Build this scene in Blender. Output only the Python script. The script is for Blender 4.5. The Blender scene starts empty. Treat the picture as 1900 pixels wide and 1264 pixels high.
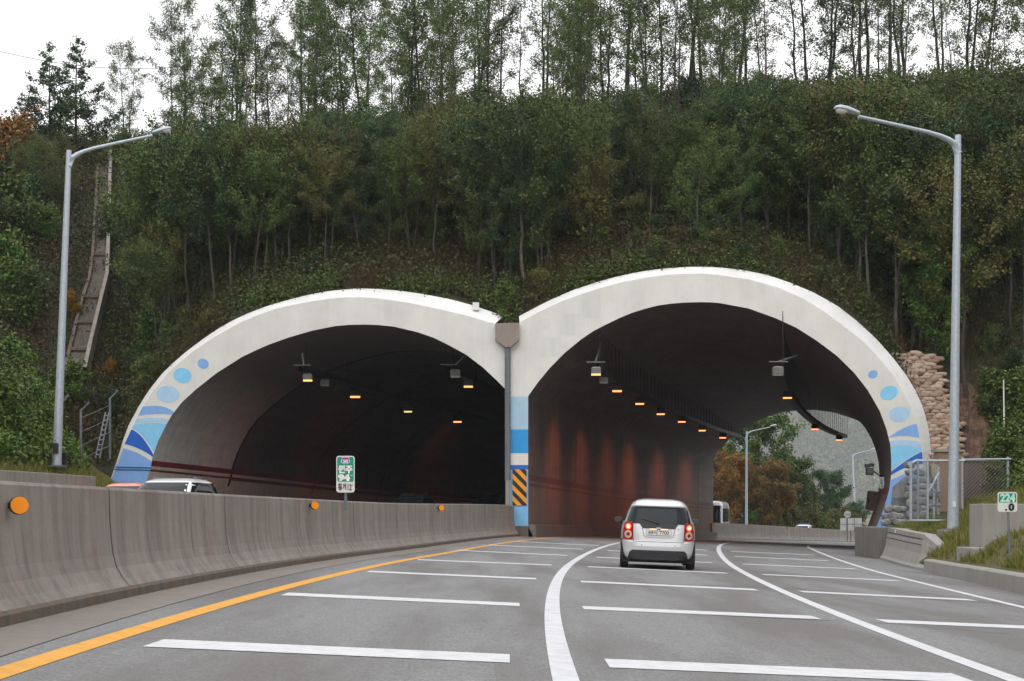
import bpy, bmesh, math, random
import numpy as np
from mathutils import Vector, Matrix, noise as mnoise

S = bpy.context.scene
COL = S.collection
R = math.radians

# ------------------------------------------------------------------ camera
F = 2600.0; PX = 950.0; PY = 950.0; CZ = 1.0
cam_d = bpy.data.cameras.new("camera"); cam = bpy.data.objects.new("camera", cam_d); COL.objects.link(cam)
cam.location = (0, 0, CZ); cam.rotation_euler = (R(90), 0, 0)
cam_d.sensor_width = 36.0; cam_d.sensor_fit = 'HORIZONTAL'
cam_d.lens = F / 1900.0 * 36.0
cam_d.shift_x = 0.0; cam_d.shift_y = (PY - 632.0) / 1900.0
cam_d.clip_start = 0.1; cam_d.clip_end = 4000
S.camera = cam

# ------------------------------------------------------------------ sky, sun, exposure
SUN_EL, SUN_AZ = 55.0, 200.0          # azimuth clockwise from +Y: behind the camera, a little left
wd = bpy.data.worlds.new("World"); S.world = wd; wd.use_nodes = True
nt = wd.node_tree; nt.nodes.clear()
out = nt.nodes.new('ShaderNodeOutputWorld'); bg = nt.nodes.new('ShaderNodeBackground')
sky = nt.nodes.new('ShaderNodeTexSky'); sky.sky_type = 'NISHITA'; sky.sun_disc = False
sky.sun_elevation = R(SUN_EL); sky.sun_rotation = R(SUN_AZ); sky.dust_density = 3.0
hsv = nt.nodes.new('ShaderNodeHueSaturation'); hsv.inputs['Saturation'].default_value = 0.35
mixw = nt.nodes.new('ShaderNodeMix'); mixw.data_type = 'RGBA'; mixw.inputs[0].default_value = 0.86
mixw.inputs[7].default_value = (11.2, 11.0, 10.95, 1)       # the closed cloud layer
nt.links.new(sky.outputs[0], hsv.inputs['Color']); nt.links.new(hsv.outputs[0], mixw.inputs[6])
nt.links.new(mixw.outputs[2], bg.inputs['Color']); bg.inputs['Strength'].default_value = 0.12
nt.links.new(bg.outputs[0], out.inputs['Surface'])
sl = bpy.data.lights.new("sun", 'SUN'); sl.energy = 0.8; sl.angle = R(55); sl.color = (1, 0.97, 0.93)
so = bpy.data.objects.new("sun", sl); COL.objects.link(so)
so.rotation_euler = (R(90 - SUN_EL), 0, R(180 - SUN_AZ))
S.view_settings.view_transform = 'Standard'; S.view_settings.look = 'None'
S.view_settings.exposure = 0.3; S.view_settings.gamma = 1.0
S.render.engine = 'CYCLES'
S.cycles.use_denoising = True
S.cycles.max_bounces = 6; S.cycles.diffuse_bounces = 3; S.cycles.glossy_bounces = 3
S.cycles.volume_bounces = 1; S.cycles.sample_clamp_indirect = 4.0
S.cycles.use_light_tree = True

# ------------------------------------------------------------------ helpers
def W(x, y, Y):
    return Vector(((x - PX) / F * Y, Y, CZ - (y - PY) / F * Y))

def sstep(a, b, v):
    t = min(1.0, max(0.0, (v - a) / (b - a))); return t * t * (3 - 2 * t)

def road_z(X, Y):
    r = 0.19 * sstep(34, 66, Y) * (1 - sstep(72, 114, Y))
    return -0.04 * X - 0.005 * Y + r

def G(x, y):
    """the road point seen at photo pixel x, y"""
    lo, hi = 3.0, 400.0
    a = (x - PX) / F; b = (y - PY) / F
    Y = lo
    while Y < hi:
        if CZ - b * Y <= road_z(a * Y, Y): break
        Y += 0.05 if Y < 80 else 0.2
    return Vector((a * Y, Y, road_z(a * Y, Y)))

def tag(o, label=None, cat=None, group=None, kind=None):
    if label: o['label'] = label
    if cat: o['category'] = cat
    if group: o['group'] = group
    if kind: o['kind'] = kind
    return o

def thing(name, loc, label, cat, group=None, rz=0.0, sc=1.0):
    o = bpy.data.objects.new(name, None); COL.objects.link(o)
    o.empty_display_size = 0.2
    o.location = loc; o.rotation_euler = (0, 0, rz); o.scale = (sc, sc, sc)
    return tag(o, label, cat, group)

def link_mesh(name, me, mats, parent=None, world=False, smooth=False):
    if not isinstance(mats, (list, tuple)): mats = [mats]
    for m in mats: me.materials.append(m)
    if smooth:
        me.polygons.foreach_set('use_smooth', [True] * len(me.polygons))
    o = bpy.data.objects.new(name, me); COL.objects.link(o)
    if parent is not None:
        o.parent = parent
        if world:
            me.transform(Matrix.Translation(-Vector(parent.location)))
    return o

class MB:
    def __init__(s): s.v = []; s.f = []; s.mi = []
    def face(s, pts, mi=0):
        n = len(s.v); s.v += [tuple(p) for p in pts]; s.f.append(tuple(range(n, n + len(pts)))); s.mi.append(mi); return s
    def grid(s, rows, mi=0, closed=False):
        n = len(s.v); c = len(rows[0])
        for r in rows: s.v += [tuple(p) for p in r]
        for i in range(len(rows) - 1):
            for j in range(c if closed else c - 1):
                k = (j + 1) % c
                s.f.append((n + i * c + j, n + i * c + k, n + (i + 1) * c + k, n + (i + 1) * c + j)); s.mi.append(mi)
        return s
    def box(s, c, d, rot=None, mi=0):
        c = Vector(c); h = Vector(d) / 2
        m = rot.to_matrix() if hasattr(rot, 'to_matrix') else (rot if rot is not None else Matrix.Identity(3))
        p = [c + m @ Vector((sx * h.x, sy * h.y, sz * h.z)) for sz in (-1, 1) for sx, sy in ((-1, -1), (1, -1), (1, 1), (-1, 1))]
        n = len(s.v); s.v += [tuple(q) for q in p]
        for f in ((3, 2, 1, 0), (4, 5, 6, 7), (0, 1, 5, 4), (1, 2, 6, 5), (2, 3, 7, 6), (3, 0, 4, 7)):
            s.f.append(tuple(n + i for i in f)); s.mi.append(mi)
        return s
    def tube(s, pts, rad, n=8, mi=0, cap=True):
        pts = [Vector(p) for p in pts]
        if not isinstance(rad, (list, tuple)): rad = [rad] * len(pts)
        rows = []
        for i, p in enumerate(pts):
            d = (pts[min(i + 1, len(pts) - 1)] - pts[max(i - 1, 0)]).normalized()
            ref = Vector((0, 0, 1)) if abs(d.z) < 0.9 else Vector((0, 1, 0))
            a = d.cross(ref).normalized(); b = d.cross(a)
            rows.append([p + (a * math.cos(2 * math.pi * k / n) + b * math.sin(2 * math.pi * k / n)) * rad[i] for k in range(n)])
        s.grid(rows, mi, closed=True)
        if cap:
            s.face(rows[0][::-1], mi); s.face(rows[-1], mi)
        return s
    def disc(s, c, nrm, r, n=24, r2=None, mi=0, depth=0.0):
        nrm = Vector(nrm).normalized(); ref = Vector((0, 0, 1)) if abs(nrm.z) < 0.9 else Vector((1, 0, 0))
        a = ref.cross(nrm).normalized(); b = nrm.cross(a); r2 = r2 or r
        ring = [Vector(c) + a * r * math.cos(2 * math.pi * k / n) + b * r2 * math.sin(2 * math.pi * k / n) for k in range(n)]
        s.face(ring, mi)
        if depth:
            s.grid([ring, [p - nrm * depth for p in ring]], mi, closed=True)
        return s
    def mesh(s, name):
        me = bpy.data.meshes.new(name); me.from_pydata(s.v, [], s.f); me.update()
        if any(s.mi): me.polygons.foreach_set('material_index', s.mi)
        return me
    def build(s, name, mats, parent=None, world=False, smooth=False, bevel=0.0, recalc=True):
        me = s.mesh(name)
        if recalc or bevel:
            bm = bmesh.new(); bm.from_mesh(me)
            bmesh.ops.remove_doubles(bm, verts=bm.verts, dist=1e-5)
            bmesh.ops.recalc_face_normals(bm, faces=bm.faces)
            if bevel:
                ed = [e for e in bm.edges if len(e.link_faces) == 2 and e.calc_face_angle(0) > 0.5]
                bmesh.ops.bevel(bm, geom=ed, offset=bevel, segments=2, affect='EDGES', profile=0.6, clamp_overlap=True)
            bm.to_mesh(me); bm.free()
        o = link_mesh(name, me, mats, parent, world, smooth)
        return o

def quad_mesh(name, q):
    """q: (N,4,3) array of quads -> mesh"""
    n = len(q); me = bpy.data.meshes.new(name)
    me.vertices.add(n * 4); me.vertices.foreach_set('co', np.ascontiguousarray(q, dtype=np.float32).reshape(-1))
    me.loops.add(n * 4); me.loops.foreach_set('vertex_index', np.arange(n * 4, dtype=np.int32))
    me.polygons.add(n); me.polygons.foreach_set('loop_start', np.arange(0, n * 4, 4, dtype=np.int32))
    me.update(calc_edges=True); me.validate()
    return me

def leaf_quads(c, smin, smax, rng, up=0.4, aspect=0.6):
    n = len(c)
    nr = rng.normal(size=(n, 3)); nr[:, 2] += up; nr /= np.linalg.norm(nr, axis=1)[:, None] + 1e-9
    t = rng.normal(size=(n, 3)); t -= nr * (t * nr).sum(1)[:, None]; t /= np.linalg.norm(t, axis=1)[:, None] + 1e-9
    b = np.cross(nr, t); L = rng.uniform(smin, smax, n)[:, None] / 2
    return np.stack([c - t * L, c + b * L * aspect + t * L * 0.1, c + t * L, c - b * L * aspect + t * L * 0.1], axis=1)

# ------------------------------------------------------------------ materials
def newmat(name):
    m = bpy.data.materials.new(name); m.use_nodes = True
    return m, m.node_tree, m.node_tree.nodes['Principled BSDF']

def nd(nt, t, **kw):
    n = nt.nodes.new(t)
    for k, v in kw.items(): setattr(n, k, v)
    return n

def ramp(nt, fac, stops):
    r = nd(nt, 'ShaderNodeValToRGB'); e = r.color_ramp.elements
    while len(e) > 1: e.remove(e[0])
    e[0].position = stops[0][0]; e[0].color = (*stops[0][1], 1)
    for p, c in stops[1:]:
        x = e.new(p); x.color = (*c, 1)
    nt.links.new(fac, r.inputs[0]); return r.outputs[0]

def noise(nt, vec, scale, detail=4, rough=0.6):
    n = nd(nt, 'ShaderNodeTexNoise'); n.inputs['Scale'].default_value = scale
    n.inputs['Detail'].default_value = detail; n.inputs['Roughness'].default_value = rough
    if vec is not None: nt.links.new(vec, n.inputs['Vector'])
    return n.outputs['Fac']

def mapped(nt, sc, src='pos'):
    if src == 'pos': v = nd(nt, 'ShaderNodeNewGeometry').outputs['Position']
    else: v = nd(nt, 'ShaderNodeTexCoord').outputs['Object']
    mp = nd(nt, 'ShaderNodeMapping'); mp.inputs['Scale'].default_value = sc
    nt.links.new(v, mp.inputs['Vector']); return mp.outputs[0]

def mixc(nt, fac, a, b, mode='MIX'):
    m = nd(nt, 'ShaderNodeMix', data_type='RGBA', blend_type=mode)
    if isinstance(fac, (int, float)): m.inputs[0].default_value = fac
    else: nt.links.new(fac, m.inputs[0])
    for s, i in ((a, 6), (b, 7)):
        if isinstance(s, (tuple, list)): m.inputs[i].default_value = (*s[:3], 1)
        else: nt.links.new(s, m.inputs[i])
    return m.outputs[2]

def add_bump(nt, p, h, strength=0.3, dist=0.02):
    b = nd(nt, 'ShaderNodeBump'); b.inputs['Strength'].default_value = strength; b.inputs['Distance'].default_value = dist
    nt.links.new(h, b.inputs['Height']); nt.links.new(b.outputs[0], p.inputs['Normal'])

def flat(name, c, rough=0.5, metal=0.0, var=0.12, scale=6.0, src='pos', spec=0.5, coat=0.0):
    m, nt, p = newmat(name)
    f = noise(nt, mapped(nt, (1, 1, 1), src), scale)
    lo = tuple(max(0, x * (1 - var)) for x in c); hi = tuple(min(1, x * (1 + var)) for x in c)
    nt.links.new(ramp(nt, f, [(0.3, lo), (0.7, hi)]), p.inputs['Base Color'])
    p.inputs['Roughness'].default_value = rough; p.inputs['Metallic'].default_value = metal
    p.inputs['Specular IOR Level'].default_value = spec
    if coat: p.inputs['Coat Weight'].default_value = coat; p.inputs['Coat Roughness'].default_value = 0.05
    return m

def emit(name, c, strength):
    m, nt, p = newmat(name)
    p.inputs['Base Color'].default_value = (*c, 1); p.inputs['Emission Color'].default_value = (*c, 1)
    p.inputs['Emission Strength'].default_value = strength; return m

def concrete(name, c, streak=0.5, scale=1.0, stain=(0.16, 0.09, 0.05), stain_amt=0.0, along=(1, 1), rough=0.85):
    m, nt, p = newmat(name)
    v1 = mapped(nt, (along[0] * 5 * scale, along[1] * 5 * scale, 0.35 * scale))
    v2 = mapped(nt, (1, 1, 1))
    st = noise(nt, v1, 1.0, 5, 0.65); bl = noise(nt, v2, 0.7, 4); fine = noise(nt, v2, 45, 3)
    dark = tuple(x * (1 - streak) for x in c)
    col = ramp(nt, st, [(0.38, dark), (0.5, tuple(x * (1 - streak * .35) for x in c)), (0.6, c)])
    col = mixc(nt, 0.35, col, ramp(nt, bl, [(0.3, tuple(x * .65 for x in c)), (0.7, tuple(min(1, x * 1.15) for x in c))]))
    col = mixc(nt, 0.25, col, ramp(nt, fine, [(0.3, tuple(x * .7 for x in c)), (0.7, tuple(min(1, x * 1.25) for x in c))]))
    if streak > .5:
        dr = noise(nt, mapped(nt, (along[0] * 11 * scale, along[1] * 11 * scale, .12 * scale)), 1.0, 3, .5)
        col = mixc(nt, ramp(nt, dr, [(.55, (0, 0, 0)), (.72, (.38, .38, .38))]), col, tuple(x * .35 for x in c))
    if stain_amt:
        sn = noise(nt, v2, 2.2, 5, .7)
        col = mixc(nt, ramp(nt, sn, [(0.5, (0, 0, 0)), (0.66, (stain_amt,) * 3)]), col, stain)
    nt.links.new(col, p.inputs['Base Color']); p.inputs['Roughness'].default_value = rough
    p.inputs['Specular IOR Level'].default_value = 0.25
    add_bump(nt, p, fine, 0.25, 0.01); return m

def foliage(name, cols, rough=0.6, patch=None):
    """leaf colours vary per leaf and per plant"""
    m, nt, p = newmat(name)
    g = nd(nt, 'ShaderNodeNewGeometry'); oi = nd(nt, 'ShaderNodeObjectInfo')
    n = len(cols)
    c = ramp(nt, g.outputs['Random Per Island'], [(i / max(1, n - 1), k) for i, k in enumerate(cols)])
    if patch:
        pn = noise(nt, mapped(nt, (1, 1, 1)), patch[1], 4, .6)
        c = mixc(nt, ramp(nt, pn, [(0.47, (0, 0, 0)), (0.66, (1, 1, 1))]), c, patch[0])
        # keep per-leaf variation inside the patches
        c = mixc(nt, 0.5, c, ramp(nt, g.outputs['Random Per Island'], [(0, (.25, .25, .25)), (1, (1, 1, 1))]), 'MULTIPLY')
    hs = nd(nt, 'ShaderNodeHueSaturation')
    mr = nd(nt, 'ShaderNodeMapRange'); mr.inputs['To Min'].default_value = 0.7; mr.inputs['To Max'].default_value = 1.35
    nt.links.new(oi.outputs['Random'], mr.inputs['Value']); nt.links.new(mr.outputs[0], hs.inputs['Value'])
    mh = nd(nt, 'ShaderNodeMapRange'); mh.inputs['To Min'].default_value = 0.472; mh.inputs['To Max'].default_value = 0.508
    nt.links.new(oi.outputs['Random'], mh.inputs['Value']); nt.links.new(mh.outputs[0], hs.inputs['Hue'])
    hs.inputs['Saturation'].default_value = 1.12
    nt.links.new(c, hs.inputs['Color'])
    nt.links.new(hs.outputs[0], p.inputs['Base Color']); p.inputs['Roughness'].default_value = rough
    p.inputs['Specular IOR Level'].default_value = 0.3
    return m

# asphalt
m, nt, p = newmat('asphalt'); M_ASPH = m
v = mapped(nt, (1, 1, 1)); fine = noise(nt, v, 42, 4, .8); mid = noise(nt, v, 9, 4); 
big = noise(nt, mapped(nt, (0.9, .12, 1)), 0.8, 4, .6)
c = ramp(nt, fine, [(0.32, (.075, .077, .082)), (0.5, (.21, .214, .224)), (0.68, (.4, .405, .415))])
c = mixc(nt, 0.3, c, ramp(nt, mid, [(.3, (.13, .13, .13)), (.7, (.25, .245, .235))]))
c = mixc(nt, ramp(nt, big, [(.43, (0, 0, 0)), (.6, (.62, .62, .62))]), c, (.115, .106, .1))
nt.links.new(c, p.inputs['Base Color']); p.inputs['Roughness'].default_value = .8; p.inputs['Specular IOR Level'].default_value = .3
add_bump(nt, p, fine, .5, .012)
M_GUTTER = concrete('gutter_concrete', (.24, .215, .195), .15, 1)
def paint(name, c):
    m, nt, p = newmat(name); v = mapped(nt, (1, 1, 1))
    w = noise(nt, v, 6, 5, .7); f2 = noise(nt, v, 60, 2)
    col = ramp(nt, w, [(.3, tuple(x * .78 for x in c)), (.55, c)])
    col = mixc(nt, ramp(nt, f2, [(.6, (0, 0, 0)), (.75, (.35,) * 3)]), col, (.2, .2, .2))
    nt.links.new(col, p.inputs['Base Color']); p.inputs['Roughness'].default_value = .6; return m
M_WPAINT = paint('road_paint_white', (.62, .63, .66)); M_YPAINT = paint('road_paint_yellow', (.72, .34, .03))
M_BARR = concrete('barrier_concrete', (.3, .275, .255), .51, .62, stain=(.2, .1, .05), stain_amt=.25)
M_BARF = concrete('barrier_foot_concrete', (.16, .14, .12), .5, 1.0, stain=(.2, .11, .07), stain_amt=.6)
M_CONC = concrete('pale_concrete', (.33, .32, .3), .25, 1)
M_CONCW = concrete('weathered_concrete', (.3, .28, .25), .5, 1, stain_amt=.3)
M_CONCD = concrete('dark_concrete', (.2, .19, .175), .5, 1)
M_WHITE = concrete('white_portal_paint', (.74, .735, .7), .12, .35, rough=.6)
M_PATCH = concrete('white_patch_paint', (.7, .7, .675), .12, .5, rough=.6)
M_RIM = concrete('white_rim_paint', (.8, .8, .8), .1, .35, rough=.6)
def wallpaint(n, c): return flat(n, c, .6, 0, .06, 3)
M_B1 = wallpaint('paint_pale_blue', (.41, .62, .84)); M_B2 = wallpaint('paint_mid_blue', (.22, .41, .78))
M_B3 = wallpaint('paint_sky_blue', (.24, .6, .88)); M_B4 = wallpaint('paint_deep_blue', (.01, .12, .55))
M_B5 = wallpaint('paint_cyan_blue', (.02, .3, .68)); M_B6 = wallpaint('paint_grey_blue', (.38, .56, .7))
M_B7 = wallpaint('paint_light_blue', (.2, .47, .78))
# tunnel lining: sooty above, paler low on the wall
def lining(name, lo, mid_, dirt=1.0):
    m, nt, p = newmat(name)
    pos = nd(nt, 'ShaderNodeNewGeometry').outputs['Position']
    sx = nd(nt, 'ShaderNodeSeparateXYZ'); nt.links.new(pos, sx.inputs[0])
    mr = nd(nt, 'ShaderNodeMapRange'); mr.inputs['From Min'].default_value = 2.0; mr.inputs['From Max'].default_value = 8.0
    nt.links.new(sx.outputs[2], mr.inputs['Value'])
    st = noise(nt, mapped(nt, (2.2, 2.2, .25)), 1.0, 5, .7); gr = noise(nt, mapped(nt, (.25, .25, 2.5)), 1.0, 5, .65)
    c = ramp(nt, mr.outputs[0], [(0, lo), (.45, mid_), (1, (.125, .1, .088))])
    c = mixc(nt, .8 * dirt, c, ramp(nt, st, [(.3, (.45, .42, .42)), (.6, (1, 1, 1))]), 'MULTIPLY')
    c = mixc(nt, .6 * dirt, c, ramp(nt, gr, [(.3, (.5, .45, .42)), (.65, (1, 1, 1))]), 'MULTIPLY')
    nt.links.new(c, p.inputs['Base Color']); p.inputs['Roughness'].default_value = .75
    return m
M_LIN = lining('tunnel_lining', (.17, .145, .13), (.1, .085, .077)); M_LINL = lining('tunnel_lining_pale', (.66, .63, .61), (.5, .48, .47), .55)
M_SEAM = flat('lining_seam', (.015, .013, .013), .9)
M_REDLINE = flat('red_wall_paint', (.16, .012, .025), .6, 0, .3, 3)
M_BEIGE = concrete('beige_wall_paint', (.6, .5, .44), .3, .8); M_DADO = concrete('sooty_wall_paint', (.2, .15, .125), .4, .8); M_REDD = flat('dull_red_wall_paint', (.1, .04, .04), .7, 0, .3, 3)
M_GALV = flat('galvanised_steel', (.44, .5, .56), .45, .35, .12, 9)
M_GALVD = flat('dark_galvanised_steel', (.2, .22, .24), .5, .5, .2, 9)
M_DARK = flat('dark_metal', (.02, .02, .021), .6, .2, .3)
M_HOUS = flat('lamp_housing_metal', (.16, .155, .14), .55, .2, .2)
M_GLASSW = flat('lamp_lens_cover', (.62, .62, .58), .15, 0, .05)
M_LAMP = emit('sodium_lamp', (1, .27, .09), 2.4)
M_LAMPY = emit('fluorescent_lamp', (.9, .7, .25), 1.0)
M_LENSOFF = flat('unlit_lens', (.3, .32, .3), .15, 0, .1)
M_ORANGE = flat('orange_reflector', (.95, .3, .01), .35, 0, .05); 
M_HOPPER = concrete('hopper_steel', (.32, .26, .235), .3, 2)
M_PIPE = concrete('pipe_grey', (.17, .19, .21), .3, 2)
M_PIPE2 = concrete('pipe_steel', (.33, .3, .26), .3, 2)
M_HAZY = flat('hazard_amber', (.8, .33, .01), .5, 0, .1); M_HAZK = flat('hazard_black', (.012, .012, .014), .5, 0, .2)
M_SIGNW = flat('sign_white', (.72, .72, .7), .4, 0, .04); M_SIGNG = flat('sign_green', (.0, .27, .16), .4, 0, .05)
M_SIGNB = flat('sign_blue', (.03, .1, .42), .4, 0, .05); M_SIGNR = flat('sign_red', (.4, .02, .03), .4, 0, .05)
M_INK = flat('sign_black', (.015, .015, .017), .5, 0, .05); M_LETW = flat('letter_white', (.8, .8, .8), .4, 0, .02)
M_LETG = flat('letter_mint', (.5, .8, .68), .4, 0, .02)
# soil / grass
m, nt, p = newmat('hill_soil'); M_SOIL = m
v = mapped(nt, (1, 1, 1)); a = noise(nt, v, .5, 5); b = noise(nt, v, 5, 5, .7)
c = mixc(nt, .5, ramp(nt, a, [(.3, (.032, .04, .018)), (.7, (.055, .044, .024))]), ramp(nt, b, [(.3, (.02, .026, .012)), (.7, (.075, .07, .035))]))
nt.links.new(c, p.inputs['Base Color']); p.inputs['Roughness'].default_value = .95; add_bump(nt, p, b, 1, .15)
m, nt, p = newmat('verge_soil'); M_VERGE = m
v = mapped(nt, (1, 1, 1)); a = noise(nt, v, .9, 5); b = noise(nt, v, 14, 5, .7)
c = mixc(nt, .5, ramp(nt, a, [(.35, (.07, .085, .025)), (.6, (.15, .11, .055))]), ramp(nt, b, [(.3, (.04, .05, .015)), (.7, (.17, .13, .07))]))
nt.links.new(c, p.inputs['Base Color']); p.inputs['Roughness'].default_value = .95; add_bump(nt, p, b, 1, .06)
M_BROWNSOIL = flat('bare_brown_soil', (.13, .08, .055), .95, 0, .5, 5)
GREENS = [(.025, .05, .015), (.055, .09, .025), (.085, .12, .036), (.12, .14, .05)]
M_LEAF = foliage('leaf_green', GREENS)
M_LEAFD = foliage('leaf_dark_green', [(.018, .042, .018), (.036, .07, .028), (.06, .095, .04)])
M_LEAFB = foliage('leaf_bright_green', [(.03, .07, .014), (.06, .115, .025), (.09, .14, .036), (.12, .15, .05)])
M_LEAFO = foliage('leaf_olive', [(.055, .065, .018), (.1, .105, .034), (.14, .13, .045)])
M_LEAFR = foliage('leaf_rust', [(.12, .12, .035), (.34, .18, .055), (.2, .16, .05), (.42, .24, .08), (.11, .13, .04)])
M_LEAFRB = foliage('leaf_brown_green', [(.1, .125, .04), (.2, .14, .05), (.26, .16, .055), (.13, .15, .05)])
M_LEAFY = foliage('leaf_yellow', [(.25, .13, .01), (.4, .22, .02), (.2, .14, .03)])
M_UNDER = foliage('undergrowth_leaves', [(.025, .05, .014), (.05, .085, .024), (.08, .11, .035), (.09, .085, .035)], patch=((.085, .062, .026), .13))
M_GRASS = foliage('grass_blades', [(.05, .085, .015), (.1, .13, .03), (.2, .16, .06), (.14, .15, .05)])
M_BARK = flat('bark', (.05, .042, .035), .9, 0, .45, 3); M_BARKP = flat('bark_pale', (.085, .076, .062), .9, 0, .4, 3)
M_BARKD = flat('bark_dark', (.022, .02, .017), .9, 0, .4, 3)
# car
M_CARS = flat('silver_car_paint', (.62, .63, .65), .28, .25, .02, 2, 'obj', .5, .8)
M_CARW = flat('white_car_paint', (.72, .73, .76), .3, 0, .02, 2, 'obj', .5, .8)
M_CARO = flat('coral_car_paint', (.72, .16, .08), .3, 0, .02, 2, 'obj', .5, .8)
M_CARK = flat('black_car_paint', (.012, .014, .017), .25, 0, .02, 2, 'obj', .5, .8)
M_CARN = flat('dark_blue_car_paint', (.02, .025, .03), .25, 0, .02, 2, 'obj', .5, .8)
M_GLASS = flat('car_glass', (.01, .016, .02), .06, 0, .3, 3, 'obj', .22)
M_TYRE = flat('tyre_rubber', (.012, .012, .012), .85, 0, .2, 8, 'obj'); M_RIMC = flat('alloy_rim', (.35, .35, .36), .35, .7, .1, 8, 'obj')
M_PLAST = flat('black_plastic', (.022, .023, .024), .55, 0, .2, 8, 'obj')
M_REDL = flat('red_lamp_lens', (.35, .008, .015), .15, 0, .1, 8, 'obj'); M_BRAKE = emit('brake_light', (1, .12, .06), 1.6)
M_BRAKEC = emit('brake_light_core', (1, .5, .3), 1.6)
M_CLEARL = flat('clear_lamp_lens', (.6, .42, .36), .15, 0, .2, 30, 'obj'); M_PLATEL = emit('plate_lamp', (1, .6, .3), 1.2)
M_CHROME = flat('chrome', (.6, .6, .62), .15, .9, .05, 8, 'obj')
M_MIRR = flat('mirror_glass', (.05, .055, .06), .2, .2, .1)
M_SEAMC = flat('panel_gap', (.02, .02, .022), .7, 0, .1)

def text(body, size, mat, parent, o, right, up, name='lettering', bold=0.0, align='CENTER', width=None):
    """flat lettering at o (baseline centre), in parent's local space"""
    cu = bpy.data.curves.new('t', 'FONT'); cu.body = body; cu.size = size; cu.align_x = align; cu.offset = bold
    cu.extrude = 0.0
    ob = bpy.data.objects.new('t', cu); COL.objects.link(ob)
    dg = bpy.context.evaluated_depsgraph_get(); dg.update()
    me = bpy.data.meshes.new_from_object(ob.evaluated_get(dg)); bpy.data.objects.remove(ob)
    xs = [q.co.x for q in me.vertices] or [0]
    k = 1.0
    if width and max(xs) > min(xs): k = width / (max(xs) - min(xs))
    r = Vector(right).normalized(); u = Vector(up).normalized(); n = r.cross(u)
    mt = Matrix(((r.x * k, u.x, n.x, o[0]), (r.y * k, u.y, n.y, o[1]), (r.z * k, u.z, n.z, o[2]), (0, 0, 0, 1)))
    me.transform(mt)
    return link_mesh(name, me, mat, parent)

# ------------------------------------------------------------------ portal plane and tunnel paths
def Yp(X): return 66.0 - 0.12 * X
def PP(x, y, off=0.0):
    """point of the portal plane (moved back by off) seen at pixel x, y"""
    a = (x - PX) / F; Y = (66.0 + off) / (1 + 0.12 * a)
    return W(x, y, Y)
TH0 = math.atan(0.12)

L_SIL = [(198, 905), (204, 892), (213, 866), (220, 845), (227.5, 819), (238.5, 789), (257.5, 754), (275, 726), (300, 694), (322, 673), (345, 653), (370, 634), (400, 613), (433, 594), (465, 579.5), (496.5, 567.5), (540, 555), (580, 545.5), (610.6, 540), (664.5, 535.5), (700, 536.2), (737, 539), (781.5, 545), (838.5, 556), (876.5, 566.5), (905, 576), (933.5, 587)]
L_CH = [(200, 905), (206, 892), (216, 866), (223, 848), (232, 822), (245, 794), (264, 756), (286, 722.6), (319, 684.6), (357, 653), (401.6, 623), (449, 597), (480, 584), (512, 573), (545, 565.5), (580, 559), (610, 554.5), (639, 552), (665, 551.5), (693, 553), (730, 557.5), (762.6, 562.7), (819.6, 574.5), (876.5, 588.5), (917.7, 601.7)]
L_IN = [(262, 930), (271, 895), (278, 873), (283, 849), (292, 822), (306.6, 792), (319, 770), (338, 746), (363.6, 722.6), (401.6, 692.5), (449, 662.5), (475, 650), (496.5, 640.5), (535, 626.5), (580, 613.5), (623, 605), (650, 602.8), (677, 602.3), (704, 603.4), (731, 606.2), (775, 616.5), (805, 627), (829, 638.7), (864, 657.7), (895.5, 681.4), (924, 708.3), (944, 729)]
R_SIL = [(962.7, 587), (1015, 559.5), (1062.4, 538.5), (1110, 522.7), (1140, 514.5), (1173, 507), (1205, 501.6), (1236.5, 498), (1270, 495.6), (1300, 495), (1331.6, 496), (1379, 501), (1426.6, 511), (1464.6, 524), (1509, 542.5), (1553, 567), (1591, 596.5), (1626, 629), (1654.5, 661), (1680, 694), (1700, 727), (1712, 755), (1718.4, 775), (1724.7, 806), (1727, 832), (1727, 857), (1725, 885), (1720, 915), (1708, 960), (1690, 1010)]
R_CH = [(964, 598.7), (996, 581), (1040, 560), (1078, 546), (1116, 534), (1157, 523), (1205, 514), (1240, 510), (1268, 508.5), (1300, 507.8), (1331.6, 510), (1389, 518.5), (1442, 533), (1490, 554), (1528, 577), (1563, 603.4), (1601, 633), (1629, 662), (1658, 697), (1680, 736), (1696, 772), (1702, 791), (1707, 816), (1711, 841), (1712.5, 864), (1712, 890), (1707, 920), (1695, 960), (1678, 1010)]
R_IN = [(980, 735), (999, 708.5), (1021, 682), (1046.6, 656), (1078, 630), (1101, 614.5), (1126, 601.5), (1150, 590), (1173, 580.5), (1197, 573), (1221, 567), (1245, 563.6), (1268, 561.7), (1300, 560.7), (1320, 561.2), (1338, 563), (1388.6, 572.4), (1439, 590.5), (1477, 608), (1515, 632), (1553, 660.4), (1585, 692), (1610, 724), (1632, 762), (1645, 797), (1652, 826), (1654, 857), (1653, 886), (1649, 914), (1639, 946), (1628, 974), (1612, 1010)]

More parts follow.
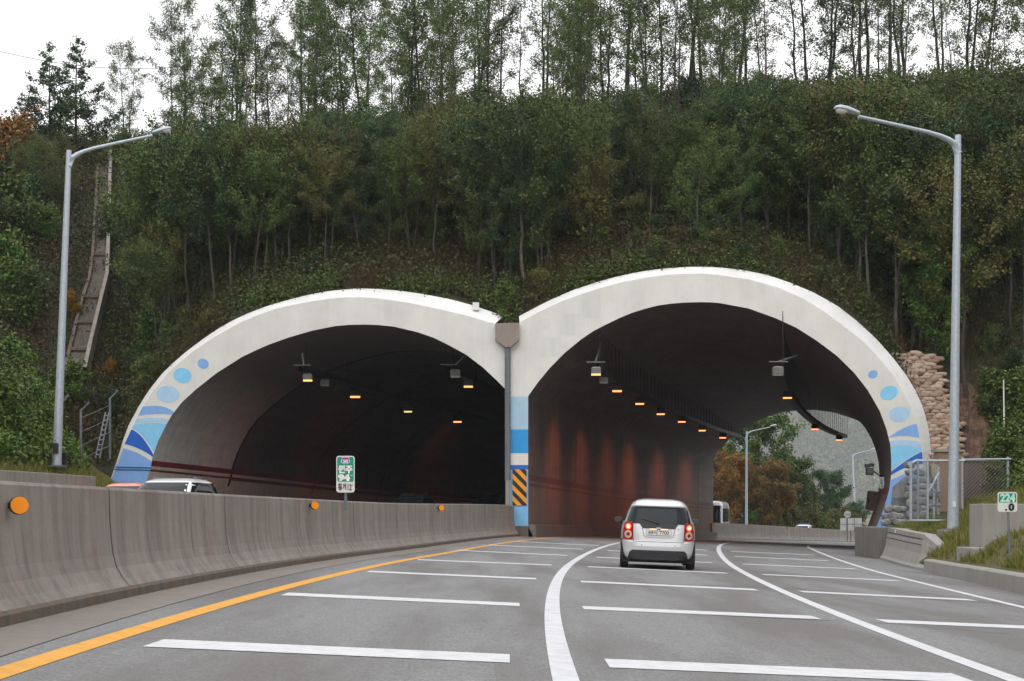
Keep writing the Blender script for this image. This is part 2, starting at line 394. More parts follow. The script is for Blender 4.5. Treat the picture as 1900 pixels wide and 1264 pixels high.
N0 = PP(980, 1003); N0.z = road_z(N0.x, N0.y)
WALL_TOP = PP(980, 735).z
def path_R(s):
    # integrate the heading 11 -> 25 degrees over the tunnel, 25 -> 34 beyond
    x, y, t = N0.x, N0.y, 0.0; ds = 0.5; h = R(11)
    if s < 0:
        return x + s * math.sin(R(10)), y + s * math.cos(R(10)), R(10)
    while t < s - 1e-6:
        d = min(ds, s - t); u = t + d / 2
        h = R(11 + 14 * u / 50.5) if u < 50.5 else R(25 + 9 * min(1, (u - 50.5) / 50))
        x += d * math.sin(h); y += d * math.cos(h); t += d
    return x, y, h
LEN_R = 50.5
STATIONS = [LEN_R * i / 24 for i in range(25)]
PATHS = [path_R(s) for s in STATIONS]

def profile_R():
    pts = [PP(980, 1040), PP(980, 1003), PP(980, 930), PP(980, 900), PP(980, 860), PP(980, 800)] + [PP(x, y) for x, y in R_IN] + [PP(1600, 1040)]
    return [((p - Vector((N0.x, N0.y, p.z))).xy.dot(Vector((math.cos(TH0), -math.sin(TH0)))), p.z) for p in pts]
PROF_R = profile_R()
def tube_R(i, u, z):
    s = STATIONS[i]; f = s / LEN_R; x, y, h = PATHS[i]
    phi = TH0 + (R(25) - TH0) * f
    ku = 1 - 0.05 * f
    if z > WALL_TOP: z = WALL_TOP + (z - WALL_TOP) * (1 - 0.16 * f)
    X = x + u * ku * math.cos(phi); Y = y - u * ku * math.sin(phi)
    X0 = N0.x + u * math.cos(TH0); Y0 = N0.y - u * math.sin(TH0)
    return Vector((X, Y, z + road_z(X, Y) - road_z(X0, Y0)))
NL0 = PP(944, 1003)
LEN_L = 78.0
ST_L = [LEN_L * i / 24 for i in range(25)]
PROF_L = [((PP(x, y) - NL0).xy.dot(Vector((-math.cos(TH0), math.sin(TH0)))), PP(x, y).z) for x, y in [(944, 1040), (944, 1003), (944, 930), (944, 890), (944, 800)] + L_IN[::-1]]
e = PROF_L[-1]; PROF_L.append((e[0] + .5, e[1] - 3))
def tube_L(i, u, z):
    s = ST_L[i]; h = R(11 + 5 * s / LEN_L)
    x = NL0.x + s * math.sin((R(11) + h) / 2); y = NL0.y + s * math.cos((R(11) + h) / 2)
    phi = TH0 + (R(14) - TH0) * s / LEN_L
    X = x - u * math.cos(phi); Y = y + u * math.sin(phi)
    X0 = NL0.x - u * math.cos(TH0); Y0 = NL0.y + u * math.sin(TH0)
    return Vector((X, Y, z + road_z(X, Y) - road_z(X0, Y0)))

# ------------------------------------------------------------------ road
YEL = [(0, 1252), (240, 1177), (480, 1102), (600, 1073), (700, 1050), (850, 1022), (910, 1012), (960, 1005)]
WH1 = [(1048, 1260), (1028, 1150), (1026, 1104), (1039, 1070), (1066, 1040), (1087, 1028), (1110, 1018), (1143, 1010)]
WH2 = [(1893, 1261), (1679, 1191.6), (1540, 1134.7), (1458, 1101.6), (1394.7, 1070), (1357, 1048), (1334.7, 1029), (1341, 1016.3)]
EDG = [(1897, 1127), (1773.7, 1096.8), (1663, 1071.6), (1568, 1043), (1521, 1025.8), (1511, 1018)]
BAR = [(0, 1164), (100, 1140), (196, 1122), (360, 1086), (480, 1061), (700, 1027), (880, 1004), (972, 995)]
def fit(pix, off, deg=4, extra=()):
    P = [G(x, y) for x, y in pix]
    for s in (15, 25, 35, 45):
        if off is None: break
        x, y, h = path_R(s); P.append(Vector((x + off * math.cos(h), y - off * math.sin(h), 0)))
    ys = np.array([q.y for q in P]); xs = np.array([q.x for q in P])
    return np.poly1d(np.polyfit(ys, xs, deg)), ys.min(), ys.max()
fy, _, _ = fit(YEL, 0.9); f1, _, _ = fit(WH1, 4.6); f2, _, _ = fit(WH2, 8.3); fe, _, _ = fit(EDG, 12.4)
fb, b0, b1 = fit(BAR, None, 3)

ys = [-80, -40, -15, -5, 0, 3] + [4 + .5 * i for i in range(60)] + [34 + 1.5 * i for i in range(60)] + [125 + 5 * i for i in range(20)]
mb = MB(); mb.grid([[(X, Y, road_z(X, Y)) for X in [-21, -14, -10, -6] + [-4 + i for i in range(40)] + [40, 50, 65, 80]] for Y in ys])
road = mb.build('road', M_ASPH, smooth=True); tag(road, kind='structure')
def strip(name, f, y0, y1, w, mat, lift=.004, step=.6, parent=road):
    rows = []; Y = y0
    while Y <= y1:
        X = float(f(Y)); d = (float(f(Y + .2)) - float(f(Y - .2))) / .4; k = math.sqrt(1 + d * d)
        rows.append([(X - w / 2 * k, Y, road_z(X - w / 2 * k, Y) + lift), (X + w / 2 * k, Y, road_z(X + w / 2 * k, Y) + lift)])
        Y += step
    return MB().grid(rows).build(name, mat, parent)
strip('lane_line', fy, 5, 112, .2, M_YPAINT)
strip('lane_line', f1, 5, 112, .17, M_WPAINT)
strip('lane_line', f2, 5, 112, .17, M_WPAINT)
strip('lane_line', fe, 8, 112, .15, M_WPAINT)
S1 = [((285, 1195), (946, 1224)), ((528, 1103), (964, 1123)), ((683, 1061), (994.7, 1074.5)), ((775, 1039), (1023.7, 1049)), ((848, 1021.5), (1052, 1031)), ((907, 1011.5), (1081.6, 1019.5)), ((957, 1005), (1110.5, 1012.6))]
S2 = [((1126, 1232), (1790, 1260)), ((1081.6, 1128.7), (1515, 1147)), ((1077.6, 1079.5), (1403.6, 1095)), ((1090.8, 1052), (1348, 1064)), ((1107, 1034.5), (1321, 1044.4)), ((1128, 1022), (1312.6, 1030.5)), ((1150, 1014), (1312.6, 1021))]
S3 = [((1635, 1153), (1932, 1166)), ((1486, 1098.4), (1804, 1114)), ((1415, 1066.5), (1666, 1078)), ((1379, 1047), (1587, 1056)), ((1363, 1033), (1537, 1040.6)), ((1356, 1023.6), (1511, 1030))]
for ln in (S1, S2, S3):
    for a, b in ln:
        A, B = G(*a), G(*b); hw = .3 if ln is not S3 else .28
        rows = []
        for t in np.linspace(0, 1, 9):
            q = A.lerp(B, float(t)); rows.append([(q.x, q.y - hw, road_z(q.x, q.y - hw) + .005), (q.x, q.y + hw, road_z(q.x, q.y + hw) + .005)])
        MB().grid(rows).build('speed_stripe', M_WPAINT, road)
for k in range(6):                       # the stripes go on inside the tunnel
    Y = 72 + 6.3 * k
    for fa, fbb in ((fy, f1), (f1, f2), (f2, fe)):
        xa, xb = float(fa(Y)) + .4, float(fbb(Y)) - .4
        MB().grid([[(x, Y - .3 - .2 * (x - xa), road_z(x, Y - .3) + .005), (x, Y + .3 - .2 * (x - xa), road_z(x, Y + .3) + .005)] for x in np.linspace(xa, xb, 6)]).build('speed_stripe', M_WPAINT, road)
# a sealed crack across the lanes
rng = random.Random(4); cr = []
for t in np.linspace(0, 1, 60):
    q = G(960 + 940 * t, 1068 + 52 * t + 3 * math.sin(9 * t)); cr.append((q.x, q.y + rng.uniform(-.06, .06)))
MB().grid([[(x, y - .022, road_z(x, y) + .003), (x, y + .022, road_z(x, y) + .003)] for x, y in cr]).build('crack_seal', M_HAZK, road)
for k, (px, yy, dx, dy) in enumerate(((1180, 1130, 700, 46), (1350, 1065, 420, 18))):
    cr = []
    for t in np.linspace(0, 1, 50):
        q = G(px + dx * t, yy + dy * t + 2.5 * math.sin(7 * t + k)); cr.append((q.x, q.y + rng.uniform(-.05, .05)))
    MB().grid([[(x, y - .012, road_z(x, y) + .003), (x, y + .012, road_z(x, y) + .003)] for x, y in cr]).build('crack_seal', M_HAZK, road)
# gutter slabs at both road edges
def gutter(f, w0, w1, y0, y1):
    rows = []
    for Y in np.arange(y0, y1, .8):
        X = float(f(Y)); rows.append([(X + a, Y, road_z(X + a, Y) + .006) for a in (w0, (w0 + w1) / 2, w1)])
    return MB().grid(rows)
tag(gutter(fb, -.2, .62, 6, 66).build('gutter', M_GUTTER), kind='structure')

# ------------------------------------------------------------------ terrain
KERB = [G(1900, 1102), G(1820, 1084), G(1733, 1065), G(1676, 1051), G(1600, 1028), G(1578, 1018)]
kx = np.array([9.0 - .2] + [k.x for k in KERB]); ky = np.array([10.0] + [k.y for k in KERB])
def kerb_x(Y):
    if Y < ky[0]: return float(kx[1] - .25 * (ky[1] - Y)) if Y < ky[1] else float(kx[0])
    if Y < ky[1]: return float(kx[1] - .19 * (ky[1] - Y))
    return float(np.interp(Y, ky, kx)) if Y < ky[-1] else float(kx[-1] + .19 * (Y - ky[-1]))
def left_z(X, Y):
    toe = -15.6 - 4.6 * sstep(50, 66, Y)
    base = 2.2 + .03 * max(0, Y - 46) 
    d = toe - X
    return base + .78 * max(0, d) if d > 0 else base - .5 * min(2, -d)
def right_z(X, Y):
    k = kerb_x(Y); t = X - k
    b = road_z(k, Y)
    h = np.interp(t, [0, .25, 1.2, 3, 5, 9, 40], [.1, .35, .95, 1.6, 2.6, 5.4, 24])
    return b + float(h)
ridge_px = [(-400, 258), (0, 246), (100, 252), (200, 262), (300, 264), (400, 258), (500, 250), (600, 240), (700, 226), (800, 216), (900, 206), (1000, 203), (1100, 199), (1200, 187), (1300, 180), (1400, 173), (1500, 163), (1600, 154), (1700, 149), (1800, 143), (1900, 136), (2300, 120)]
sil = [PP(x, y, .8) for x, y in L_SIL] + [PP(940, 602, .8), PP(958, 602, .8)] + [PP(x, y, .8) for x, y in R_SIL]
silx = np.array([q.x for q in sil]); silz = np.array([q.z for q in sil])
iR = int(np.argmax(silx)); iL = int(np.argmin(silx))
silx2, silz2 = silx[:iR + 1], silz[:iR + 1]
WR = 34.0
def portal_z(X, w):
    Y = Yp(X) + w
    Yr = Yp(X) + WR
    xr = PX + F * X / Yr
    zr = CZ - (np.interp(xr, [a for a, b in ridge_px], [b for a, b in ridge_px]) - PY) / F * Yr
    if X < silx2[0] + .3: z0 = left_z(X, Y - w) ; z0 = z0 if X < silx2[0] - .2 else 3
    elif X > silx2[-1] - .1: z0 = right_z(X, Y - w)
    else: z0 = float(np.interp(X, silx2, silz2)) - .12 - 1.7 * sstep(16.4, 17.6, X)
    p = .92 - .2 * sstep(14, 19, X) * (1 - sstep(23, 30, X)) - .12 * sstep(-18, -21, X) * 0
    t = max(0, (w - .8)) / (WR - .8)
    if t <= 1: z = z0 + (zr - z0) * (t ** p)
    elif w < 44: z = zr - .25 * (w - WR) * .3
    else: z = zr - .75 - (w - 44) * 4
    return z
def hill_z(X, w):
    Y = Yp(X) + w
    z = portal_z(X, w)
    if w < WR + 8:
        z = max(z, min(left_z(X, Y), 27) if X < -16 else -99)
        z = max(z, min(right_z(X, Y), 31) if X > 19.5 else -99)
    z += (mnoise.noise(Vector((X * .22, Y * .22, 3.3))) * .55 + mnoise.noise(Vector((X * .7, Y * .7, 9.1))) * .18) * min(1, max(0, w - 2) / 4)
    return z
def terrain(X, Y):
    w = Y - Yp(X)
    if w >= .8: return hill_z(X, w)
    if X < -14.4: return left_z(X, Y)
    if X > kerb_x(Y): return right_z(X, Y)
    return road_z(X, Y)
def hit(x, y, y0=20.0, y1=112.0):
    a = (x - PX) / F; b = (y - PY) / F; Y = y0
    while Y < y1:
        if CZ - b * Y <= terrain(a * Y, Y): return Vector((a * Y, Y, terrain(a * Y, Y)))
        Y += .15
    return W(x, y, y1)

xs_ = list(np.arange(-75, -24, 1.5)) + list(np.arange(-24, 26, .5)) + list(np.arange(26, 80, 1.5))
ws_ = [.8, 1.2, 1.7, 2.3, 3] + list(np.arange(4, 46.5, 1.0)) + [47, 48]
skirt = [(X, Yp(X) + .8, -1.5 if X < -18.8 or X > 18.2 else hill_z(X, .8)) for X in xs_]
tag(MB().grid([skirt] + [[(X, Yp(X) + w, hill_z(X, w)) for X in xs_] for w in ws_]).build('hillside', M_SOIL, smooth=True), kind='structure')
rows = []
for Y in list(np.arange(-60, 14, 4.0)) + list(np.arange(14, 64, 1.0)):
    rows.append([(X, Y, left_z(X, Y)) for X in [-14.1, -14.6, -15.2, -15.6, -16.2, -17, -18, -19, -20, -22, -25, -30, -38, -50]])
for k in range(9):
    rows.append([(X, 64 + (Yp(X) + .85 - 64) * (k + 1) / 9, left_z(X, 64 + (Yp(X) + .85 - 64) * (k + 1) / 9)) for X in [-19.0, -19.2, -19.4, -19.6, -19.8, -20, -20.4, -21, -22, -24, -27, -32, -40, -50]])
tag(MB().grid(rows).build('left_bank', M_VERGE, smooth=True), kind='structure')
rows = []
for Y in list(np.arange(-60, 8, 4.0)) + list(np.arange(8, 62, .8)):
    k = kerb_x(max(Y, 8)); rows.append([(k + t, Y, right_z(k + t, max(Y, 8))) for t in [.12, .3, .6, .9, 1.2, 1.7, 2.2, 3, 4, 5, 6.5, 8, 10, 14, 20, 30, 45]])
k = kerb_x(62.4)
rows.append([(k + t + 3, Yp(k + t) + .85, right_z(k + t + 1.5, 62.4)) for t in [.12, .3, .6, .9, 1.2, 1.7, 2.2, 3, 4, 5, 6.5, 8, 10, 14, 20, 30, 45]])
tag(MB().grid(rows).build('right_bank', M_VERGE, smooth=True), kind='structure')
# wide ground sheet under everything, reaching the horizon
gx = [-1500, -600, -250, -120, -60, -30, 0, 30, 60, 120, 250, 600, 1500]; gy = [-300, -60, 0, 40, 80, 120, 160, 220, 300, 420, 700, 1200, 2500]
tag(MB().grid([[(X, Y, -.04 * max(-60, min(120, X)) - .005 * min(Y, 300) - .45) for X in gx] for Y in gy]).build('ground', M_VERGE, smooth=True), kind='structure')

# ------------------------------------------------------------------ tunnel
tun = thing('twin_tunnel', PP(962, 1003), 'white twin-arched concrete tunnel mouth with blue circles and wave bands, set into the wooded hill', 'tunnel')
outline = [PP(x, y) for x, y in L_CH] + [PP(920, 602.5), PP(962, 600.5)] + [PP(x, y) for x, y in R_CH] + [PP(x, y) for x, y in R_IN[::-1]]
outline += [PP(980, 800), PP(980, 1012), PP(944, 1012), PP(944, 800)] + [PP(x, y) for x, y in L_IN[::-1]]
MB().face(outline).build('portal_face', M_WHITE, tun, world=True)
for ch, si in ((L_CH, L_SIL), (R_CH, R_SIL)):
    def resamp(pts, n):
        P = np.array(pts, float); d = np.r_[0, np.cumsum(np.hypot(*np.diff(P, axis=0).T))]; t = np.linspace(0, d[-1], n)
        return list(zip(np.interp(t, d, P[:, 0]), np.interp(t, d, P[:, 1])))
    ca, sa = resamp(ch, 70), resamp(si, 70)
    # pair the rim with the chamfer edge by direction from the arch centre
    a = [PP(x, y) for x, y in ca]; b = [PP(x, y, .8) for x, y in sa]
    MB().grid([a, b, [q + Vector((0, 2.0, 0)) for q in b]]).build('portal_rim', M_RIM, tun, world=True, smooth=False)
MB().face([PP(912, 603), PP(968, 601), PP(966, 596, 2.6), PP(914, 598, 2.6)]).build('valley_floor', M_RIM, tun, world=True)
MB().box(PP(883, 569, .5), (.3, .3, .36)).build('rim_bracket', M_RIM, tun, world=True)
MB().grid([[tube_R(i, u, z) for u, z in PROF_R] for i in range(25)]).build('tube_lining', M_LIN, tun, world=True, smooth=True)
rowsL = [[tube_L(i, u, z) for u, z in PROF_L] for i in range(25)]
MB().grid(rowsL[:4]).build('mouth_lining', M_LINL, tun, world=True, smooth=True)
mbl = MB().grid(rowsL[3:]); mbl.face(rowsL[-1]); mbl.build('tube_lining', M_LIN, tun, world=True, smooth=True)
# exit thickness
i = 24; ring = [tube_R(i, u, z) for u, z in PROF_R]; cx = sum((q for q in ring), Vector()) / len(ring)
MB().grid([ring, [q + (q - cx).normalized() * 1.2 for q in ring]]).build('exit_face', M_CONCW, tun, world=True)
# joints between lining rings
def seam(tf, prof, n, s0, parent, w=.05, rng_=range(0, 999)):
    for i in n:
        ins = []
        c = [tf(i, u, z) for u, z in prof]; d = [tf(i + 1, u, z) for u, z in prof]
        cc = sum(c, Vector()) / len(c)
        rows = []
        for a, b in zip(c, d):
            t = (b - a).normalized(); inw = (cc - a); inw.z *= 1; inw = inw.normalized() * .015
            rows.append([a + inw - t * w, a + inw + t * w])
        MB().grid(rows).build('lining_joint', M_SEAM, parent, world=True)
seam(tube_L, PROF_L, [3], 0, tun, .13)
seam(tube_L, PROF_L, [7, 11], 0, tun, .06)
seam(tube_R, PROF_R, [6, 12, 18, 22], 0, tun, .03)
# painted lines and pale dado along the walls, following the bank of the road
def at_height(tf, prof, i, h, side, inset):
    """wall point h above the road on one side ('first' or 'last' half of the profile)"""
    q = [tf(i, u, z) for u, z in prof]; half = len(q) // 2
    q = q[:half] if side == 'first' else q[half:][::-1]
    for a, b in zip(q[:-1], q[1:]):
        za = a.z - road_z(a.x, a.y); zb = b.z - road_z(b.x, b.y)
        if (za - h) * (zb - h) <= 0 and abs(zb - za) > 1e-6:
            r = a.lerp(b, (h - za) / (zb - za)); break
    else: r = q[-1].copy()
    c = sum((tf(i, u, z) for u, z in prof), Vector()) / len(prof)
    d = Vector((c.x - r.x, c.y - r.y, 0)).normalized()
    return r + d * inset
for tf, prof, side, n0 in ((tube_L, PROF_L, 'last', 0), (tube_R, PROF_R, 'first', 0), (tube_R, PROF_R, 'last', 0)):
    rr = range(n0, 25)
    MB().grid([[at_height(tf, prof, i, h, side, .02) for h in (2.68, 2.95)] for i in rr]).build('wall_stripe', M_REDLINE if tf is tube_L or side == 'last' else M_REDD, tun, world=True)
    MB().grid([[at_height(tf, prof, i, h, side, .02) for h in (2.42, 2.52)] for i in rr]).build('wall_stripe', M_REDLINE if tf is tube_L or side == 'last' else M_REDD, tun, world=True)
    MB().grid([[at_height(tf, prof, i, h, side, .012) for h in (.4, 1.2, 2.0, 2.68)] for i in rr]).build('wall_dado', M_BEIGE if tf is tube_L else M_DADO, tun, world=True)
# paint on the right and left ring
def ring_xy(inner, outer, y):
    ia = np.array(inner, float); oa = np.array(outer, float)
    return ia, oa
def ring_band(inner, outer, top, bot, mat, n=10, yo=.008):
    """top and bot give the pixel row at t = 0 (inner edge) .. 1 (rim)"""
    ia = sorted([(y, x) for x, y in inner if y > 690]); oa = sorted([(y, x) for x, y in outer if y > 690])
    rows = []
    for t in np.linspace(0, 1, n):
        r = []
        for k in np.linspace(0, 1, 4):
            y = float(np.interp(t, [0, .5, 1], top) * (1 - k) + np.interp(t, [0, .5, 1], bot) * k)
            # soften the kink of the three-point curve
            xi = float(np.interp(y, [a for a, b in ia], [b for a, b in ia])); xo = float(np.interp(y, [a for a, b in oa], [b for a, b in oa]))
            r.append(PP(xi + (xo - xi) * t, y, -yo))
        rows.append(r)
    MB().grid(rows).build('painted_band', mat, tun, world=True)
def q3(a, b, c, t): # quadratic through t=0,.5,1
    return a * (1 - t) * (1 - 2 * t) + b * 4 * t * (1 - t) + c * t * (2 * t - 1)
def ring_band2(inner, outer, top, bot, mat, n=14, yo=.008):
    ia = sorted([(y, x) for x, y in inner if y > 690]); oa = sorted([(y, x) for x, y in outer if y > 690])
    rows = []
    for t in np.linspace(0, 1, n):
        r = []
        for k in np.linspace(0, 1, 6):
            y = q3(*top, t) * (1 - k) + q3(*bot, t) * k
            xi = float(np.interp(y, [a for a, b in ia], [b for a, b in ia])); xo = float(np.interp(y, [a for a, b in oa], [b for a, b in oa]))
            r.append(PP(xi + (xo - xi) * float(t), float(y), -yo))
        rows.append(r)
    MB().grid(rows).build('painted_band', mat, tun, world=True)
for top, bot, mt in (((812, 796, 786), (812.5, 809, 813), M_B2), ((819, 817, 820), (827, 825.5, 829.5), M_B1), ((829, 827, 831.5), (873, 852, 836.5), M_B3),
                     ((875.5, 854, 838), (882, 867, 861), M_B4), ((891, 878, 868), (985, 985, 985), M_B2)):
    ring_band2(R_IN, R_CH, top, bot, mt)
for top, bot, mt in (((765, 754, 755), (769.5, 768.5, 771.6), M_B2), ((779, 775, 778), (785, 782.7, 786), M_B1), ((787, 784.5, 788.4), (840, 812, 794.7), M_B3),
                     ((844, 814, 796.5), (848, 833, 824), M_B4), ((856, 841, 832), (904, 902, 900), M_B2)):
    ring_band2(L_IN, L_CH, top, bot, mt)
for x, y, rx, ry, tl, mt in ((1619.6, 694.6, 9.2, 7.2, 25, M_B2), (1649.7, 729, 17, 12.6, 22, M_B3), (1668.7, 768.6, 19.5, 14.2, 8, M_B1),
                             (377, 675.3, 10.6, 9.2, -25, M_B2), (338.6, 697, 17, 14.2, -12, M_B3), (311.7, 731.7, 21.5, 15.6, -4, M_B1)):
    pts = []
    for k in range(40):
        a = 2 * math.pi * k / 40; u, v = rx * math.cos(a), ry * math.sin(a); c_, s_ = math.cos(R(tl)), math.sin(R(tl))
        pts.append(PP(x + u * c_ - v * s_ * -1 * -1, y - (u * s_ + v * c_), -.008))
    MB().face(pts).build('painted_circle', mt, tun, world=True)
for y0, y1, mt in ((736, 797, M_B6), (797, 841, M_B5), (863, 871.5, M_B4), (871.5, 976, M_B7), (976, 1012, M_BARF)):
    MB().face([PP(947, y0, -.006), PP(980, y0, -.006), PP(980, y1, -.006), PP(947, y1, -.006)]).build('painted_band', mt, tun, world=True)
for x0, y0, x1, y1 in ((1000, 628, 1040, 662), (1040, 583, 1079, 622), (985, 592, 1022, 612), (1080, 545, 1114, 590), (885, 600, 916, 640)):
    MB().face([PP(x0, y0, -.004), PP(x1, y0 - 1, -.004), PP(x1, y1, -.004), PP(x0, y1, -.004)]).build('repaired_patch', M_PATCH, tun, world=True)
cab = MB()
for y in (866.5, 871):
    cab.tube([PP(x, y + .02 * (x - 216), -.03) for x in np.linspace(210, 281, 6)], .025, 5)
cab.build('wall_cable', flat('blue_cable', (.03, .12, .25), .6), tun, world=True)

# dado kerb along the pier wall
mbk = MB(); rows = []
for i in range(25):
    a = at_height(tube_R, PROF_R, i, .02, 'first', -.05); x, y, h = PATHS[i]; rt = Vector((math.cos(h), -math.sin(h), 0))
    z = road_z(a.x, a.y)
    rows.append([Vector((a.x, a.y, z - .3)) + rt * .45, Vector((a.x, a.y, z + .55)) + rt * .42, Vector((a.x, a.y, z + .58)) + rt * .38, Vector((a.x, a.y, z + .58))])
mbk.grid(rows); mbk.face(rows[0]); mbk.face(rows[-1][::-1])
o = mbk.build('tunnel_kerb', concrete('kerb_concrete', (.17, .15, .14), .4, 1)); tag(o, 'low grey concrete kerb along the foot of the dark pier wall inside the right tube', 'kerb')

# drain hopper and pipe on the pier
t = thing('drainpipe', PP(942, 990), 'grey drainpipe with steel hopper running down the pier between the arches', 'drainpipe')
hp = [PP(919, 601.5, -.05), PP(963.5, 600.5, -.05), PP(963.5, 632, -.05), PP(947, 645.5, -.05), PP(937, 645.5, -.05), PP(919, 632, -.05)]
hb = [q + Vector((0, -.3, 0)) for q in hp]
mb = MB(); mb.grid([hp, hb], closed=True); mb.face(hb[::-1]); mb.build('hopper', M_HOPPER, t, world=True, bevel=.012)
pts = [PP(942, y, -.16) for y in np.linspace(644, 889, 24)]
mb = MB().tube(pts, .135, 12)
for k in range(2, 24, 3): mb.tube([pts[k] - Vector((0, 0, .03)), pts[k] + Vector((0, 0, .03))], .15, 12)
mb.build('pipe', M_PIPE, t, world=True, smooth=False)
MB().tube([PP(942, 888, -.16), PP(942, 993, -.16)], .11, 12).build('lower_pipe', M_PIPE2, t, world=True)
t = thing('hazard_board', PP(964, 940, -.05), 'amber and black diagonally striped hazard board on the blue pier', 'hazard sign')
bq = [PP(x, y, -.045) for x, y in ((951, 871), (977, 871), (977, 938), (951, 938))]
mb = MB().face(bq); mb.grid([bq, [q + Vector((0, .03, 0)) for q in bq]], closed=True); mb.build('board', M_HAZY, t, world=True)
A, B, C, D = 951, 977, 871, 938
mbs = MB()
for k in range(-3, 6):                       # black stripes falling to the right, clipped to the board
    y0 = C + k * 20.5 - 3; poly = [(A, y0), (B, y0 + 27), (B, y0 + 37), (A, y0 + 10)]
    def clip(P, f):
        r = []
        for i in range(len(P)):
            p, q = P[i], P[(i + 1) % len(P)]; a, b = f(p), f(q)
            if a >= 0: r.append(p)
            if a * b < 0: r.append((p[0] + (q[0] - p[0]) * a / (a - b), p[1] + (q[1] - p[1]) * a / (a - b)))
        return r
    poly = clip(clip(poly, lambda p: p[1] - C), lambda p: D - p[1])
    if len(poly) > 2: mbs.face([PP(x, y, -.052) for x, y in poly])
mbs.build('black_stripes', M_HAZK, t, world=True)

# vertical concrete tree: plants growing in the valley come later

# ------------------------------------------------------------------ tunnel lamps and trays
def roofpt(X, Y, tf, prof, n=25):
    best = None
    for i in range(n):
        for (u, z) in prof:
            q = tf(i, u, z); d = (q.x - X) ** 2 + (q.y - Y) ** 2
            if q.z > 6.8 and (best is None or d < best[0]): best = (d, q.z)
    return best[1] if best else 10
def tray_pt(x, y, H=8.2):
    a = (x - PX) / F; Y = 2600 * (H - 1) / ((PY - y) + 104 * a + 13); return Vector((a * Y, Y, CZ - (y - PY) / F * Y))
TR1 = [tray_pt(*q) for q in [(1105, 684), (1145, 713), (1187, 738), (1226, 758), (1265, 773), (1303, 790), (1341, 804), (1372, 813)]]
TR2 = [tray_pt(*q) for q in [(1444, 684), (1449, 710), (1460, 731), (1480, 758), (1512, 787), (1545, 805), (1567, 813)]]
TL1 = [W(560, 689, 69), W(600, 700, 72), W(657, 718, 78), W(757, 748, 91), W(848, 768, 103), W(930, 785, 116)]
TL2 = [W(833, 688, 69), W(868, 706, 77), W(905, 722, 86), W(960, 742, 100)]
def smooth_path(P, n=40):
    P = np.array([tuple(q) for q in P]); d = np.r_[0, np.cumsum(np.linalg.norm(np.diff(P, axis=0), axis=1))]
    pf = [np.poly1d(np.polyfit(d, P[:, k], min(4, len(P) - 1))) for k in range(3)]
    return [Vector([float(f(s)) for f in pf]) for s in np.linspace(0, d[-1], n)]
def cable_tray(P, label, tf, prof, rods, depth=.26):
    sp = smooth_path(P, 44)
    t = thing('cable_tray', sp[0], label, 'cable tray', 'cable trays hung in the tunnel')
    rows = []
    for i, q in enumerate(sp):
        d = (sp[min(i + 1, 43)] - sp[max(0, i - 1)]); sd = Vector((d.y, -d.x, 0)).normalized() * .2
        rows.append([q - sd + Vector((0, 0, depth)), q - sd, q + sd, q + sd + Vector((0, 0, depth))])
    MB().grid(rows).build('tray', M_DARK, t, world=True)
    MB().tube([q + Vector((0, 0, depth)) for q in sp], .05, 6).build('cable', M_DARK, t, world=True)
    for k in range(rods):
        f = k / max(1, rods - 1) * 43; i = min(42, int(f)); q = sp[i].lerp(sp[i + 1], f - i)
        d = sp[i + 1] - sp[i]; sd = Vector((d.y, -d.x, 0)).normalized() * .2
        rz = roofpt(q.x, q.y, tf, prof)
        MB().tube([q + sd, Vector((q.x + sd.x, q.y + sd.y, min(rz, q.z + 4.2) + .05))], .018, 4, cap=False).build('hanger_rod', M_DARK, t, world=True)
    # the near end: cross arm and raking strut
    q = sp[0]; 
    MB().box(q + Vector((0, -.05, .3)), (.85, .06, .05)).build('cross_arm', M_HOUS, t, world=True)
    return t, sp
def lamp(q, label, lit=True, body=True, sc=1.0, group='lamps along the tunnel cable trays', mat=None):
    t = thing('tunnel_lamp', q, label, 'tunnel lamp', group)
    mb = MB(); w, d, h = .44 * sc, .3 * sc, .32 * sc
    mb.grid([[(-w / 2, -d / 2, -h), (w / 2, -d / 2, -h), (w / 2, d / 2, -h), (-w / 2, d / 2, -h)], [(-w / 2, -d / 2, -.06), (w / 2, -d / 2, -.06), (w / 2, d / 2, -.06), (-w / 2, d / 2, -.06)],
             [(-w / 3, -d / 3, 0), (w / 3, -d / 3, 0), (w / 3, d / 3, 0), (-w / 3, d / 3, 0)]], closed=True)
    mb.face([(-w / 3, -d / 3, 0), (w / 3, -d / 3, 0), (w / 3, d / 3, 0), (-w / 3, d / 3, 0)]); mb.face([(-w / 2, -d / 2, -h), (w / 2, -d / 2, -h), (w / 2, d / 2, -h), (-w / 2, d / 2, -h)])
    mb.build('housing', M_HOUS if body else M_DARK, t)
    mb = MB(); mb.box((0, 0, -h - .035 * sc), (w * .96, d * .7, .065 * sc))
    mb.build('lens', mat or (M_LAMP if lit else M_LENSOFF), t)
    return t
t1, sp = cable_tray(TR1, 'dark cable tray curving along the left side of the right tube to its exit', tube_R, PROF_R, 44)
MB().tube([TR1[0] + Vector((0, -.05, .3)), W(1118, 625, 68.5)], .05, 6).build('strut', M_GALVD, t1, world=True)
t2, sp2 = cable_tray(TR2, 'dark cable tray with many thin rods curving along the right side of the right tube', tube_R, PROF_R, 56)
MB().tube([TR2[0] + Vector((0, -.05, .3)), W(1478, 660, 66)], .045, 6).build('strut', M_GALVD, t2, world=True)
t3, _ = cable_tray(TL1, 'dark cable tray running deep into the left tube on its left side', tube_L, PROF_L, 8)
MB().tube([TL1[0] + Vector((.1, -.05, .3)), W(561, 655, 69)], .05, 6).build('strut', M_GALVD, t3, world=True)
t4, _ = cable_tray(TL2, 'short dark cable tray under the crown of the left tube beside the pier', tube_L, PROF_L, 4)
